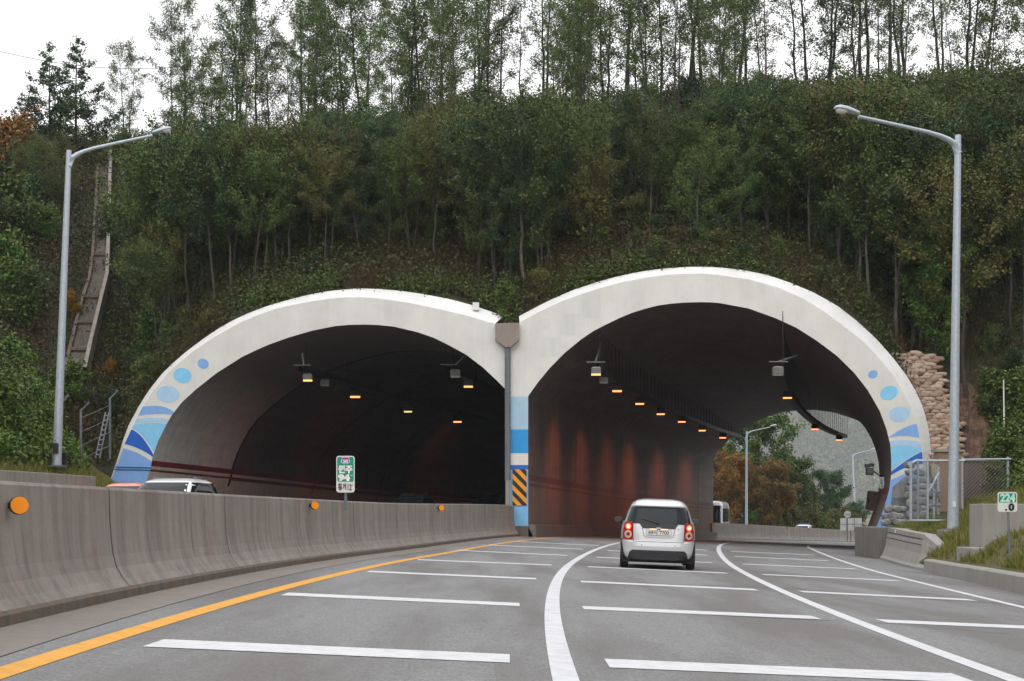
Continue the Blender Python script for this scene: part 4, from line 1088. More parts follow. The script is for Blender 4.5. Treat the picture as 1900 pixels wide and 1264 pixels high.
for r_ in range(nrow):
    f = r_ / (nrow - 1); y = 868 - 213 * f; Y = 64.3 + 2.3 * f
    xr = float(np.interp(y, [655, 664, 690, 720, 760, 800, 868], [1745, 1742, 1740, 1752, 1772, 1783, 1794])) + rnd.uniform(-6, 6)
    xl = float(np.interp(y, [655, 661, 694, 727, 775, 806, 857, 868], [1655, 1658, 1676, 1697, 1716, 1722, 1725, 1722]))
    if r_ == nrow - 1: xl, xr = 1688, 1716
    x = xl + (11 if r_ % 2 else 0)
    while x < xr:
        o = bpy.data.objects.new('sandbag', bags[rnd.randrange(4)]); COL.objects.link(o)
        o.location = W(x, y + rnd.uniform(-1, 1), Y + rnd.uniform(-.06, .06)); s_ = rnd.uniform(.95, 1.12)
        o.scale = (s_, s_, s_ * rnd.uniform(.95, 1.25)); o.rotation_euler = (rnd.uniform(-.2, .2), rnd.uniform(-.16, .16), rnd.uniform(-.35, .35))
        tag(o, 'brown earth-filled sandbag in the stacked wall beside the right arch', 'sandbag', 'sandbags stacked beside the right arch')
        x += 21.5 * s_ * rnd.uniform(.93, 1.05)

# bare soil slip right of the sandbags
rows = []
for f in np.linspace(0, 1, 14):
    y = 712 + 150 * f; xl = np.interp(f, [0, .5, 1], [1752, 1768, 1786]); xr = np.interp(f, [0, .2, .6, 1], [1790, 1822, 1838, 1812])
    r_ = []
    for g_ in np.linspace(0, 1, 10):
        q = hit(float(xl + (xr - xl) * g_), float(y), 50); r_.append(q + Vector((0, -.14, .16 + .12 * mnoise.noise(q * 1.3) - .3 * (g_ in (0.0, 1.0) or f in (0.0, 1.0)))))
    rows.append(r_)
tag(MB().grid(rows).build('soil_slip', M_BROWNSOIL, smooth=True), kind='structure')

# gear on the right tube wall
def wall_x(Y, z):   # X of the right wall at depth Y, height z
    best = None
    for i in range(25):
        for u, zz in PROF_R[len(PROF_R) // 2:]:
            q = tube_R(i, u, zz); d = (q.y - Y) ** 2 + (q.z - z) ** 2
            if best is None or d < best[0]: best = (d, q.x)
    return best[1]
t = thing('floodlight', W(1613, 872, 70), 'grey floodlight on a bracket on the inner right tube wall', 'floodlight')
MB().box((0, 0, .22), (.42, .3, .18), Matrix.Rotation(-.12, 3, 'Y')).build('hood', M_GALVD, t, bevel=.02); MB().box((.02, .02, -.08), (.36, .26, .36)).build('body', M_HOUS, t, bevel=.02)
MB().disc((.02, -.12, -.06), (0, -1, 0), .13, 20, depth=.02).build('lens', M_LENSOFF, t); MB().tube([(.15, .1, 0), (.5, .15, -.25), (.8, .3, -.3)], .03, 6).build('bracket', M_DARK, t)
t = thing('extinguisher_sign', W(1636, 905, 68), 'small white sign with green lettering on the right tube wall', 'sign')
Ys = 68; k_ = Ys / F; rt = Vector((.86, -.5, .12)).normalized(); upv = Vector((-.08, 0, 1)).normalized()
mb = MB(); c0 = Vector((0, 0, 9 * k_)); P = [c0 + rt * sx * 4.6 * k_ + upv * sz * 10.5 * k_ for sx, sz in ((-1, -1), (1, -1), (1, 1), (-1, 1))]
nn = rt.cross(upv); mb.face(P); mb.grid([P, [q - nn * .04 for q in P]], closed=True); mb.build('panel', M_SIGNW, t)
for k, ch_ in enumerate('소화기'):
    text(ch_, 6.6 * k_, M_SIGNG, t, tuple(c0 + nn * .012 + upv * (3.2 - 6.4 * k) * k_), rt, upv, bold=.006, width=5.6 * k_)
t = thing('wall_cabinet', W(1608, 930, 72), 'rusty brown tilted panel box low on the right tube wall', 'panel box')
mb = MB(); P = [W(1610, 911, 72), W(1623, 913, 70.5), W(1616, 948, 70.5), W(1605, 944, 72)]
mb.face(P); mb.grid([P, [q + Vector((.25, .1, 0)) for q in P]], closed=True); mb.build('case', flat('rusty_panel', (.16, .11, .09), .7, 0, .4), t, world=True)
c_ = sum(P, Vector()) / 4; MB().box(c_ + Vector((-.06, -.06, 0)), (.05, .05, .2)).build('handle', M_DARK, t, world=True)

# ------------------------------------------------------------------ cars
class Hull:
    def __init__(s, levels, n=5.0):
        s.z = np.array([l[0] for l in levels]); s.w = np.array([l[1] for l in levels]); s.r = np.array([l[2] for l in levels]); s.f = np.array([l[3] for l in levels]); s.n = n
    def at(s, z): return tuple(float(np.interp(z, s.z, a)) for a in (s.w, s.r, s.f))
    def rear(s, x, z, off=0):
        w, r, f = s.at(z); yc, l = (r + f) / 2, (f - r) / 2; t = min(.999, abs(x) / w)
        return Vector((x, yc - l * (1 - t ** s.n) ** (1 / s.n) - off, z))
    def front(s, x, z, off=0):
        w, r, f = s.at(z); yc, l = (r + f) / 2, (f - r) / 2; t = min(.999, abs(x) / w)
        return Vector((x, yc + l * (1 - t ** s.n) ** (1 / s.n) + off, z))
    def side(s, y, z, sg, off=0):
        w, r, f = s.at(z); yc, l = (r + f) / 2, (f - r) / 2; t = min(.999, abs(y - yc) / l)
        return Vector((sg * (w * (1 - t ** s.n) ** (1 / s.n) + off), y, z))
    def body(s):
        rows = []; zz = np.unique(np.r_[s.z, np.linspace(s.z[0], s.z[-1], 40)])
        for z in zz:
            w, r, f = s.at(z); yc, l = (r + f) / 2, (f - r) / 2; row = []
            for k in range(72):
                a = 2 * math.pi * k / 72; c_, s_ = math.cos(a), math.sin(a)
                row.append((w * math.copysign(abs(c_) ** (2 / s.n), c_), yc + l * math.copysign(abs(s_) ** (2 / s.n), s_), z))
            rows.append(row)
        mb = MB().grid(rows, closed=True); mb.face(rows[0][::-1]); mb.face(rows[-1]); return mb
    def patch(s, kind, rows, off=.006, n=14, sg=1, sub=6):
        fn = {'rear': s.rear, 'front': s.front}.get(kind)
        out_ = []; zs = [r[0] for r in rows]
        for z in np.unique(np.r_[zs, np.linspace(min(zs), max(zs), sub)]):
            a = float(np.interp(z, zs, [r[1] for r in rows])); b = float(np.interp(z, zs, [r[2] for r in rows]))
            out_.append([fn(x, z, off) if fn else s.side(x, z, sg, off) for x in np.linspace(a, b, n)])
        return MB().grid(out_)
def wheels(t, xs, ys, r, w):
    for x in xs:
        for y in ys:
            wh = MB().tube([(x - w / 2, y, r), (x - w / 2 + .03, y, r), (x + w / 2 - .03, y, r), (x + w / 2, y, r)], [r * .9, r, r, r * .9], 28).build('wheel', M_TYRE, t)
            sg = 1 if x > 0 else -1
            MB().disc((x + sg * (w / 2 + .004), y, r), (sg, 0, 0), r * .62, 20, depth=.02).build('rim', M_RIMC, wh)
def mirror(t, x, y, z, mat, glass_side=-1, sx=.09):
    rows = []
    for f, k in ((-1, .35), (-.7, .85), (0, 1), (.6, .85), (1, .4)):
        rows.append([(x + sx * math.copysign(abs(math.cos(a)) ** .7, math.cos(a)) * k, y + f * .09, z + .064 * math.copysign(abs(math.sin(a)) ** .7, math.sin(a)) * k) for a in np.linspace(0, 2 * math.pi, 14, endpoint=False)])
    mb = MB().grid(rows, closed=True); mb.face(rows[0]); mb.face(rows[-1])
    mb.tube([(x, y, z - .05), (x * .83, y + .04, z - .08)], .03, 6)
    m_ = mb.build('mirror', mat, t, smooth=True)
    MB().disc((x, y + glass_side * .096, z), (0, glass_side, 0), sx * .8, 16, .06).build('mirror_glass', M_MIRR, m_)

# the silver hatchback
K = Hull([(.2, .70, .06, 3.38), (.26, .765, .05, 3.46), (.34, .79, .015, 3.5), (.48, .797, 0, 3.52), (.56, .795, .012, 3.52), (.585, .788, .04, 3.51), (.75, .785, .055, 3.42), (.88, .772, .075, 3.2), (.95, .752, .09, 2.85),
          (1.02, .725, .115, 2.72), (1.12, .685, .155, 2.5), (1.22, .645, .2, 2.28), (1.30, .606, .24, 2.12), (1.36, .565, .285, 2.0), (1.405, .515, .36, 1.86), (1.44, .45, .5, 1.68), (1.462, .34, .72, 1.45), (1.47, .2, .95, 1.25)], 5)
q = G(1216, 1056); car_rot = -math.atan2(q.x * .0 + .085, 1)
car = thing('hatchback', (q.x, q.y - .45, road_z(q.x, q.y)), 'silver compact hatchback with lit red brake lamps driving into the right tube', 'car', None, car_rot, 1.08)
car.rotation_euler = (0, R(2.0), car_rot)
K.body().build('body', M_CARS, car, smooth=True)
K.patch('rear', [(.94, -.655, .655), (1.0, -.66, .66), (1.29, -.575, .575), (1.305, -.54, .54)], .008, 30, sub=10).build('rear_window', M_GLASS, car, smooth=True)
K.patch('rear', [(.845, -.335, .335), (.945, -.40, .40)], .0095, 20).build('tailgate_trim', M_PLAST, car, smooth=True)
sp_ = MB(); 
for z0, z1, o0, o1 in ((1.285, 1.36, .05, .045),):
    top = [K.rear(x, 1.365, .0) for x in np.linspace(-.52, .52, 20)]; lip = [K.rear(x, 1.33, .075) for x in np.linspace(-.575, .575, 20)]; low = [K.rear(x, 1.31, .07) for x in np.linspace(-.58, .58, 20)]; inn = [K.rear(x, 1.285, .004) for x in np.linspace(-.58, .58, 20)]
    sp_.grid([top, lip, low, inn])
sp_.build('spoiler', M_CARS, car, smooth=True)
for sg in (-1, 1):
    a, b = sorted((sg * .532, sg * .735))
    l_ = K.patch('rear', [(.605, a if sg > 0 else -.745, b if sg < 0 else .745), (.8, a, b), (.955, a if sg > 0 else -.70, b if sg < 0 else .70), (.975, sg * .56 if sg > 0 else -.66, -.56 if sg < 0 else .66)], .016, 12, sub=12).build('tail_lamp', M_REDL, car, smooth=True)
    for z_, r_, mt, nm in ((.875, .062, M_BRAKE, 'brake_light'), (.875, .036, M_BRAKEC, 'brake_bulb'), (.715, .083, M_CLEARL, 'reverse_lamp'), (.715, .036, M_REDL, 'lamp_core')):
        x_ = sg * .628; of = .032 if nm in ('brake_bulb', 'lamp_core') else .024
        fan = MB(); fan.grid([[K.rear(x_ + r_ * f * math.cos(a) * .92, z_ + r_ * f * math.sin(a), of) for a in np.linspace(0, 2 * math.pi, 25)[:-1]] for f in (.02, .35, .7, 1.0)], closed=True)
        fan.build(nm, mt, l_, smooth=True)
K.patch('rear', [(.2, -.63, .63), (.24, -.62, .62), (.36, -.585, .585), (.395, -.53, .53)], .012, 30, sub=8).build('bumper_insert', M_PLAST, car, smooth=True)
MB().box((0, 1.75, .165), (1.45, 2.9, .06)).build('underbody_shade_plate', M_TYRE, car)  # broad low plate added to block light and deepen the shadow beneath the car
# tailgate gap lines
gp = MB()
for pts in ([(-.50, .572), (.50, .572)],):
    gp.grid([[K.rear(x, .578, .004) for x in np.linspace(-.515, .515, 24)], [K.rear(x, .566, .004) for x in np.linspace(-.515, .515, 24)]])
for sg in (-1, 1):
    gp.grid([[K.rear(sg * (.512 + .018 * f), .57 + .37 * f, .004), K.rear(sg * (.522 + .018 * f), .57 + .37 * f, .004)] for f in np.linspace(0, 1, 8)])
    gp.grid([[K.rear(sg * (.335 - .045 * f), .845 - .17 * f, .005), K.rear(sg * (.345 - .045 * f), .845 - .17 * f, .005)] for f in np.linspace(0, 1, 6)])
gp.grid([[K.rear(x, .672 - .012 * (1 - (x / .29) ** 2), .005) for x in np.linspace(-.29, .29, 14)], [K.rear(x, .665 - .012 * (1 - (x / .29) ** 2), .005) for x in np.linspace(-.29, .29, 14)]])
gp.build('tailgate_gap', M_SEAMC, car)
pl = MB().box((0, .035, .762), (.52, .02, .108)).build('number_plate', M_SIGNW, car, bevel=.004)
pb = MB()
for (cx_, cz_, w_2, h_2) in ((0, .8135, .516, .004), (0, .7105, .516, .004), (-.257, .762, .004, .1), (.257, .762, .004, .1)): pb.box((cx_, .0235, cz_), (w_2, .004, h_2))
pb.build('plate_border', M_INK, pl)
text('69서 7700', .098, M_INK, pl, (0, .0225, .73), (1, 0, 0), (0, 0, 1), bold=.0015, width=.42)
for sg in (-1, 1):
    MB().box((sg * .11, .045, .834), (.14, .02, .014)).build('plate_lamp', M_PLATEL, car)
bd = MB().disc((0, K.rear(0, .845, .02).y, .853), (0, -1, 0), .068, 28, .034, depth=.02).build('badge', M_HAZK, car)
MB().disc((0, K.rear(0, .845, .0235).y, .853), (0, -1, 0), .06, 28, .029).build('badge_field', M_CHROME, bd)
MB().disc((0, K.rear(0, .845, .0255).y, .853), (0, -1, 0), .055, 28, .0245).build('badge_field', M_SIGNB, bd)
text('KIA', .038, M_LETW, bd, (0, K.rear(0, .845, .0285).y, .84), (1, 0, 0), (0, 0, 1), bold=.001, width=.085)
for x_ in (-.34, .34):
    MB().disc(K.rear(x_, .50, .006), (0, -1, 0), .011, 12, depth=.01).build('parking_sensor', M_PLAST, car)
MB().disc(K.rear(.405, .845, .008), (0, -1, 0), .018, 14, depth=.01).build('key_lock', M_CHROME, car)
q0, q1 = K.rear(-.03, .965, .03), K.rear(-.36, 1.045, .025)
MB().tube([q0, q1], [.016, .009], 6).tube([q0 + Vector((0, -.01, 0)), q0 + Vector((.03, .01, -.02))], .022, 8).build('wiper', M_PLAST, car)
cw = MB()                                          # cushions seen through the rear glass
for sg in (-1, 1):
    K.patch('side', [(.99, .45, 2.5), (1.1, .5, 2.4), (1.3, .6, 1.95)], .006, 14, sg).build('side_window', M_GLASS, car, smooth=True)
    mirror(car, sg * .855, 2.35, 1.0, M_PLAST if sg > 0 else M_PLAST)
K.patch('front', [(.98, -.62, .62), (1.33, -.5, .5)], .006, 16).build('windscreen', M_GLASS, car, smooth=True)
for sg in (-1, 1):
    ar = MB()
    for y_ in (.62, 2.95):
        ar.grid([[K.side(y_ + .33 * c_, .29 + .33 * s_, sg, .004), K.side(y_ + .29 * c_, .29 + .29 * s_, sg, .005)] for c_, s_ in [(math.cos(a), math.sin(a)) for a in np.linspace(-.25, math.pi + .25, 18)]])
    ar.build('wheel_arch', M_PLAST, car)
wheels(car, (-.69, .69), (.62, 2.95), .285, .175)

def generic_car(name, loc, rz, label, paint, levels, group, sc=1.0, rails=False, bar=False, wr=.33):
    H = Hull(levels, 5)
    t = thing(name, loc, label, 'car', group, rz, sc)
    H.body().build('body', paint, t, smooth=True)
    zt = levels[-1][0]; zb = [l for l in levels if l[4:]][0][0] if any(len(l) > 4 for l in levels) else zt * .62
    zr = zt - .12
    def wd(z): return H.at(z)[0]
    H.patch('front', [(zb, -wd(zb) * .9, wd(zb) * .9), (zr, -wd(zr) * .88, wd(zr) * .88)], .008, 20, sub=8).build('windscreen', M_GLASS, t, smooth=True)
    H.patch('rear', [(zb, -wd(zb) * .86, wd(zb) * .86), (zr, -wd(zr) * .84, wd(zr) * .84)], .008, 20, sub=8).build('rear_window', M_GLASS, t, smooth=True)
    for sg in (-1, 1):
        r0, f0 = H.at(zb)[1:]; r1, f1_ = H.at(zr)[1:]
        H.patch('side', [(zb + .02, r0 + .35, f0 - .35), (zr, r1 + .3, f1_ - .22)], .008, 18, sg).build('side_window', M_GLASS, t, smooth=True)
        mirror(t, sg * (wd(zb) + .12), f0 - .25, zb + .02, M_PLAST, -1, .11)
        x_ = sg * wd(.7) * .78
        MB().disc(H.front(x_, .72, .012), (0, 1, 0), .12, 18, .09, depth=.03).build('headlight', M_GLASSW, t)
        if rails:
            MB().tube([(sg * wd(zt - .04) * .96, H.at(zt - .04)[1] + .5, zt - .02), (sg * wd(zt - .04) * .96, H.at(zt - .04)[1] + .55, zt + .02), (sg * wd(zt - .04) * .96, H.at(zt - .04)[2] - .45, zt + .02), (sg * wd(zt - .04) * .96, H.at(zt - .04)[2] - .4, zt - .02)], .018, 6).build('roof_rail', M_GALVD, t)
    wheels(t, (-(wd(.5) - .12), wd(.5) - .12), (levels[3][1] + .85, levels[3][2 + 1] - .85), wr, .22)
    if bar:
        MB().box((0, (H.at(zt)[1] + H.at(zt)[2]) / 2, zt + .07), (1.15, .28, .12)).build('light_bar', M_SIGNB, t, bevel=.02)
    return t
SUVL = [(.25, .82, .12, 4.5), (.35, .9, .03, 4.6), (.55, .915, 0, 4.63), (.75, .915, .02, 4.6), (.95, .9, .06, 4.4), (1.05, .88, .1, 3.6, 1), (1.2, .84, .17, 3.35), (1.4, .78, .26, 3.05), (1.55, .73, .36, 2.8), (1.66, .66, .5, 2.55), (1.72, .55, .75, 2.25), (1.745, .35, 1.1, 1.9)]
SEDL = [(.22, .8, .12, 4.5), (.32, .87, .03, 4.65), (.5, .89, 0, 4.7), (.7, .885, .03, 4.6), (.88, .86, .15, 3.9), (.95, .82, .6, 3.3, 1), (1.1, .76, .95, 3.0), (1.25, .69, 1.25, 2.7), (1.36, .61, 1.5, 2.45), (1.42, .5, 1.7, 2.25), (1.445, .3, 1.9, 2.1)]
def left_car(x, y_top, Y, top, **kw):
    P = W(x, y_top, Y); return Vector((P.x, P.y, P.z - top))
p_ = left_car(293, 879, 36, 1.8 * 1.04)
generic_car('suv', (p_.x, p_.y + 4.6, p_.z), R(180 - 6), 'white SUV with roof rails leaving the left tube behind the barrier', M_CARW, SUVL, 'cars on the far carriageway', 1.04, True)
p_ = left_car(208, 891.5, 43, 1.46)
generic_car('sedan', (p_.x, p_.y + 4.6, p_.z), R(174), 'coral red car mostly hidden behind the white SUV', M_CARO, SEDL, 'cars on the far carriageway', 1.0)
p_ = left_car(774, 913, 70, 1.78)
generic_car('suv', (p_.x, p_.y + 4.6, p_.z), R(170), 'dark SUV with a glossy windscreen inside the left tube', M_CARN, SUVL, 'cars on the far carriageway', 1.0, True)
p_ = left_car(925, 920, 84, 1.78)
generic_car('suv', (p_.x, p_.y + 4.6, p_.z), R(168), 'black boxy car beside the pier in the left tube', M_CARK, SUVL, 'cars on the far carriageway', 1.15)
p_ = left_car(1482, 974, 142, 1.74) + Vector((1.7, -.3, 0))
generic_car('patrol_car', (p_.x, p_.y + 4.6, p_.z), R(158), 'white car with a dark roof bar passing behind the far barrier', M_CARW, SUVL, 'cars on the far carriageway', 1.0, True, True)
# coach beyond the exit
H = Hull([(.3, 1.2, .1, 11.4), (.5, 1.25, 0, 11.5), (1.2, 1.25, 0, 11.5), (2.6, 1.25, .04, 11.44), (3.0, 1.22, .1, 11.34), (3.25, 1.1, .25, 11.2), (3.34, .9, .5, 10.9)], 9)
P = W(1312, 930, 124)
bus = thing('coach', (P.x + 2.5, P.y + 11.0, P.z - 3.34), 'white coach with a dark windscreen and blue stripe passing beyond the exit', 'bus', None, R(180 - 12))
H.body().build('body', M_CARW, bus, smooth=True)
H.patch('front', [(1.35, -1.16, 1.16), (2.95, -1.1, 1.1)], .02, 20, sub=6).build('windscreen', M_GLASS, bus)
for sg in (-1, 1): H.patch('side', [(1.5, .5, 10.9), (2.7, .6, 10.9)], .02, 20, sg).build('side_window', M_GLASS, bus)
H.patch('front', [(.75, -1.2, -.2), (.95, -1.2, -.75), (1.15, -1.2, -1.02)], .025, 12).build('blue_stripe', M_SIGNB, bus)
text('11', .55, M_SIGNB, bus, (-.35, 11.54, .8), (-1, 0, 0), (0, 0, 1), bold=.02, width=.42)
wheels(bus, (-1.12, 1.12), (2.4, 8.8), .48, .28)
# sign boards beyond the exit
t = thing('sign_board', W(1579, 1000, 138), 'white rectangular sign back on a post beyond the far barrier', 'road sign')
Ys = 138; k_ = Ys / F
MB().box((0, 0, 27 * k_), (40 * k_, .05, 23 * k_)).build('panel', M_SIGNW, t)
for dx in (-8, 6): MB().box((dx * k_, -.04, 25 * k_), (.05, .04, 24 * k_)).build('rib', M_GALVD, t)
MB().box((0, -.035, 27 * k_), (40 * k_, .02, .04)).build('rib', M_GALVD, t)
MB().tube([(0, .05, -.3), (0, .05, 36 * k_)], .06, 6).build('post', M_GALVD, t)
t = thing('round_sign', W(1572.5, 1000, 136), 'round white sign back above the rectangular board beyond the exit', 'road sign')
k_ = 136 / F
MB().disc((0, -.03, 45.5 * k_), (0, -1, 0), 6.4 * k_, 24, depth=.03).build('disc', M_SIGNW, t); MB().tube([(0, .03, -.3), (0, .03, 46 * k_)], .05, 6).build('post', M_GALVD, t)
MB().box((0, -.045, 45.5 * k_), (9 * k_, .02, .06)).build('bracket', M_GALVD, t)

# overhead cable
pts = [W(-150, 60, 150), W(0, 96, 150), W(60, 108, 150), W(190, 126.5, 150), W(250, 127, 150), W(420, 118, 150)]
o = MB().tube(smooth_path(pts, 30), .03, 4).build('overhead_cable', M_DARK); tag(o, 'thin dark cable crossing the white sky at the upper left', 'cable')

# ------------------------------------------------------------------ vegetation
def tree_parts(seed, h, r0, base, spread, nb, up, shape, lpm, sig, lsz, fork=False, lbias=.3, wob=.02):
    rnd = random.Random(seed); rng = np.random.RandomState(seed)
    tr = MB(); P = []; x = y = 0; dx, dy = rnd.uniform(-.03, .03), rnd.uniform(-.03, .03)
    n = 12
    for i in range(n + 1):
        P.append(Vector((x, y, h * i / n - .3 * (i == 0)))); x += h / n * (dx + rnd.gauss(0, wob)); y += h / n * (dy + rnd.gauss(0, wob))
    tr.tube(P, [max(.012, r0 * (1 - .93 * (i / n) ** .8)) for i in range(n + 1)], 6, cap=False)
    C = []
    def branch(p, d, L, r, lvl):
        q = Vector(p); pts = [q.copy()]; k = 5
        for i in range(k):
            d = (d + Vector((rnd.gauss(0, .16), rnd.gauss(0, .16), rnd.gauss(.04, .12)))).normalized(); q = q + d * L / k; pts.append(q.copy())
        tr.tube(pts, [max(.006, r * (1 - .85 * i / k)) for i in range(k + 1)], 4, cap=False)
        m = max(1, int(lpm * L)); ts = rng.uniform(.25 if lvl else .4, 1.05, m) * k
        for t_ in ts:
            i = min(k - 1, int(t_)); b = pts[i].lerp(pts[i + 1], t_ - i); C.append((b.x, b.y, b.z))
        if lvl == 0:
            for s_ in range(rnd.randint(2, 4)):
                f = rnd.uniform(.3, .85) * k; i = int(f); b = pts[i].lerp(pts[i + 1], f - i)
                dd = (d + Vector((rnd.gauss(0, .7), rnd.gauss(0, .7), rnd.gauss(.1, .35)))).normalized()
                branch(b, dd, L * rnd.uniform(.35, .6), r * .5, 1)
    az = rnd.uniform(0, 6.28)
    for b in range(nb):
        f = base + (1 - base) * ((b + rnd.random()) / nb); az += 2.4 + rnd.uniform(-.5, .5)
        i = min(n - 1, int(f * n)); p_ = P[i].lerp(P[i + 1], f * n - i)
        L = spread * shape(f) * rnd.uniform(.6, 1.25); e = R(up + rnd.uniform(-15, 15))
        branch(p_, Vector((math.cos(az) * math.cos(e), math.sin(az) * math.cos(e), math.sin(e))), L, r0 * .32 * (1.1 - f), 0)
    C = np.array(C); C = C + rng.normal(0, sig, C.shape)
    return tr.mesh('trunk'), quad_mesh('crown', leaf_quads(C, lsz[0], lsz[1], rng, lbias)), len(C)
thin = lambda f: .55 + .6 * (1 - abs(f - .62) / .5)
cone = lambda f: 1.15 * (1.05 - f)
rnd_ = lambda f: .35 + 1.0 * math.sin(max(0.0, min(1.0, (f - .15) / .85)) * math.pi) ** .6
PROTO = {}
def proto(key, **kw): PROTO[key] = tree_parts(**kw)[:2]
for i in range(5):
    proto(('tall', i), seed=20 + i, h=15, r0=.13, base=.22, spread=1.9, nb=30, up=40, shape=thin, lpm=34, sig=.15, lsz=(.08, .18), wob=.05)
for i in range(3):
    proto(('leafy', i), seed=30 + i, h=13, r0=.13, base=.1, spread=2.6, nb=36, up=34, shape=thin, lpm=46, sig=.19, lsz=(.09, .19), wob=.04)
for i in range(3):
    proto(('stem', i), seed=35 + i, h=9.5, r0=.12, base=.42, spread=2.5, nb=20, up=34, shape=lambda f: .5 + .9 * math.sin(max(0, min(1, (f - .35) / .65)) * math.pi) ** .6, lpm=62, sig=.18, lsz=(.09, .2), wob=.06)
for i in range(4):
    proto(('slope', i), seed=40 + i, h=8.5, r0=.1, base=.22, spread=2.2, nb=24, up=36, shape=rnd_, lpm=64, sig=.17, lsz=(.09, .2), wob=.06)
for i in range(2):
    proto(('layer', i), seed=60 + i, h=10, r0=.15, base=.12, spread=3.2, nb=40, up=8, shape=cone, lpm=40, sig=.14, lsz=(.12, .28), wob=.015)
for i in range(3):
    proto(('big', i), seed=70 + i, h=13, r0=.22, base=.1, spread=3.6, nb=42, up=32, shape=rnd_, lpm=52, sig=.32, lsz=(.22, .46), wob=.03)
proto(('bare', 0), seed=81, h=9, r0=.13, base=.3, spread=3.4, nb=13, up=34, shape=lambda f: 1.1 - .4 * f, lpm=7, sig=.2, lsz=(.1, .2))
for i in range(4):
    proto(('shrub', i), seed=90 + i, h=2.0, r0=.05, base=.02, spread=1.15, nb=22, up=40, shape=lambda f: 1.0 - .45 * f, lpm=75, sig=.14, lsz=(.08, .19), lbias=.7)
def tree(name, key, loc, sc, leaf, bark, label, cat, group=None, rz=None, rnd=random, tilt=0.03, sz=None):
    tm, cm = PROTO[key]
    t = thing(name, loc, label, cat, group, rnd.uniform(0, 6.28) if rz is None else rz)
    t.scale = (sc, sc, sc if sz is None else sz); t.rotation_euler.x = rnd.uniform(-tilt, tilt); t.rotation_euler.y = rnd.uniform(-tilt, tilt)
    def part(nm, me, mat):
        k = (me.name, mat.name)
        if k not in MC:
            c_ = me.copy(); c_.materials.append(mat); MC[k] = c_
        o = bpy.data.objects.new(nm, MC[k]); COL.objects.link(o); o.parent = t; return o
    part('stem' if 'shrub' in name else 'trunk', tm, bark); part('foliage' if 'shrub' in name else 'crown', cm, leaf)
    return t
MC = {}
rv = random.Random(77)
def on_hill(x, w): return Vector((x, Yp(x) + w, hill_z(x, w)))
chx = [(q.x, q.y) for q in ctr]
def near_chute(X, Y, d=1.5): return any((X - a) ** 2 + (Y - b) ** 2 < (d if i < 6 else d * .62) ** 2 for i, (a, b) in enumerate(chx))
# skyline trees
x = -37.0; n_sky = 0
while x < 44:
    for rep in range(2 if -27 < x < -5 and rv.random() < .3 else 1):
        w = rv.uniform(31, 44); xx = x + rv.uniform(-.7, .7); q = on_hill(xx, w)
        px = PX + F * q.x / q.y
        if 215 > px > -30 or near_chute(q.x, q.y): continue
        hs = np.interp(px, [200, 330, 450, 600, 800, 1200, 1900], [.68, .8, .9, 1.0, 1.08, 1.15, 1.2]) * rv.uniform(.72, 1.15)
        kd = ('leafy', rv.randrange(3)) if rv.random() < np.interp(px, [200, 600, 800, 1250, 1400, 1900], [.8, .75, .25, .3, .15, .2]) else ('tall', rv.randrange(5))
        tree('tall_tree', kd, q - Vector((0, 0, .2)), hs, M_LEAF if rv.random() < .75 else M_LEAFD, M_BARKD, 'tall slender tree on the ridge, its thin crown against the white sky', 'tree', 'slender trees along the ridge skyline', rnd=rv, tilt=.08)
        n_sky += 1
    x += rv.choice((.5, .9, 1.3, 1.6)) if x > -10 else rv.choice((.8, 1.2, 1.8))
# the layered pair and neighbours at the upper left
for px, py, hs, key, lab in ((140, 262, .86, ('layer', 0), 'dark tiered tree at the upper left, right one of the pair'), (92, 262, .8, ('layer', 1), 'dark tiered tree at the upper left, left one of the pair'),
                             (40, 262, .45, ('layer', 0), 'short dark tiered tree at the left end of the ridge')):
    Y = 96; q = W(px, 300, Y); q = on_hill(q.x, Y - Yp(q.x)); tree('tiered_tree', key, q, hs, M_LEAFD, M_BARKD, lab, 'tree', 'dark tiered trees at the upper left', rnd=rv, tilt=.01)
# thin trees just below the crest, their crowns breaking the ridge line
r8 = random.Random(31); n = 0
while n < 40:
    xx = r8.uniform(-22, 42); w = r8.uniform(17, 31); q = on_hill(xx, w); px = PX + F * q.x / q.y
    if px < 235 or px > 1960 or near_chute(q.x, q.y, 2.5): continue
    kd = ('leafy', r8.randrange(3)) if r8.random() < (.8 if px < 800 else .4) else ('tall', r8.randrange(5))
    tree('crest_tree', kd, q - Vector((0, 0, .2)), r8.uniform(.55, .85), M_LEAF if r8.random() < .7 else M_LEAFB, M_BARKP if r8.random() < .4 else M_BARK, 'slender airy tree rooted just below the crest, rising above the ridge line', 'tree', 'slender trees just below the crest', rnd=r8, tilt=.09); n += 1
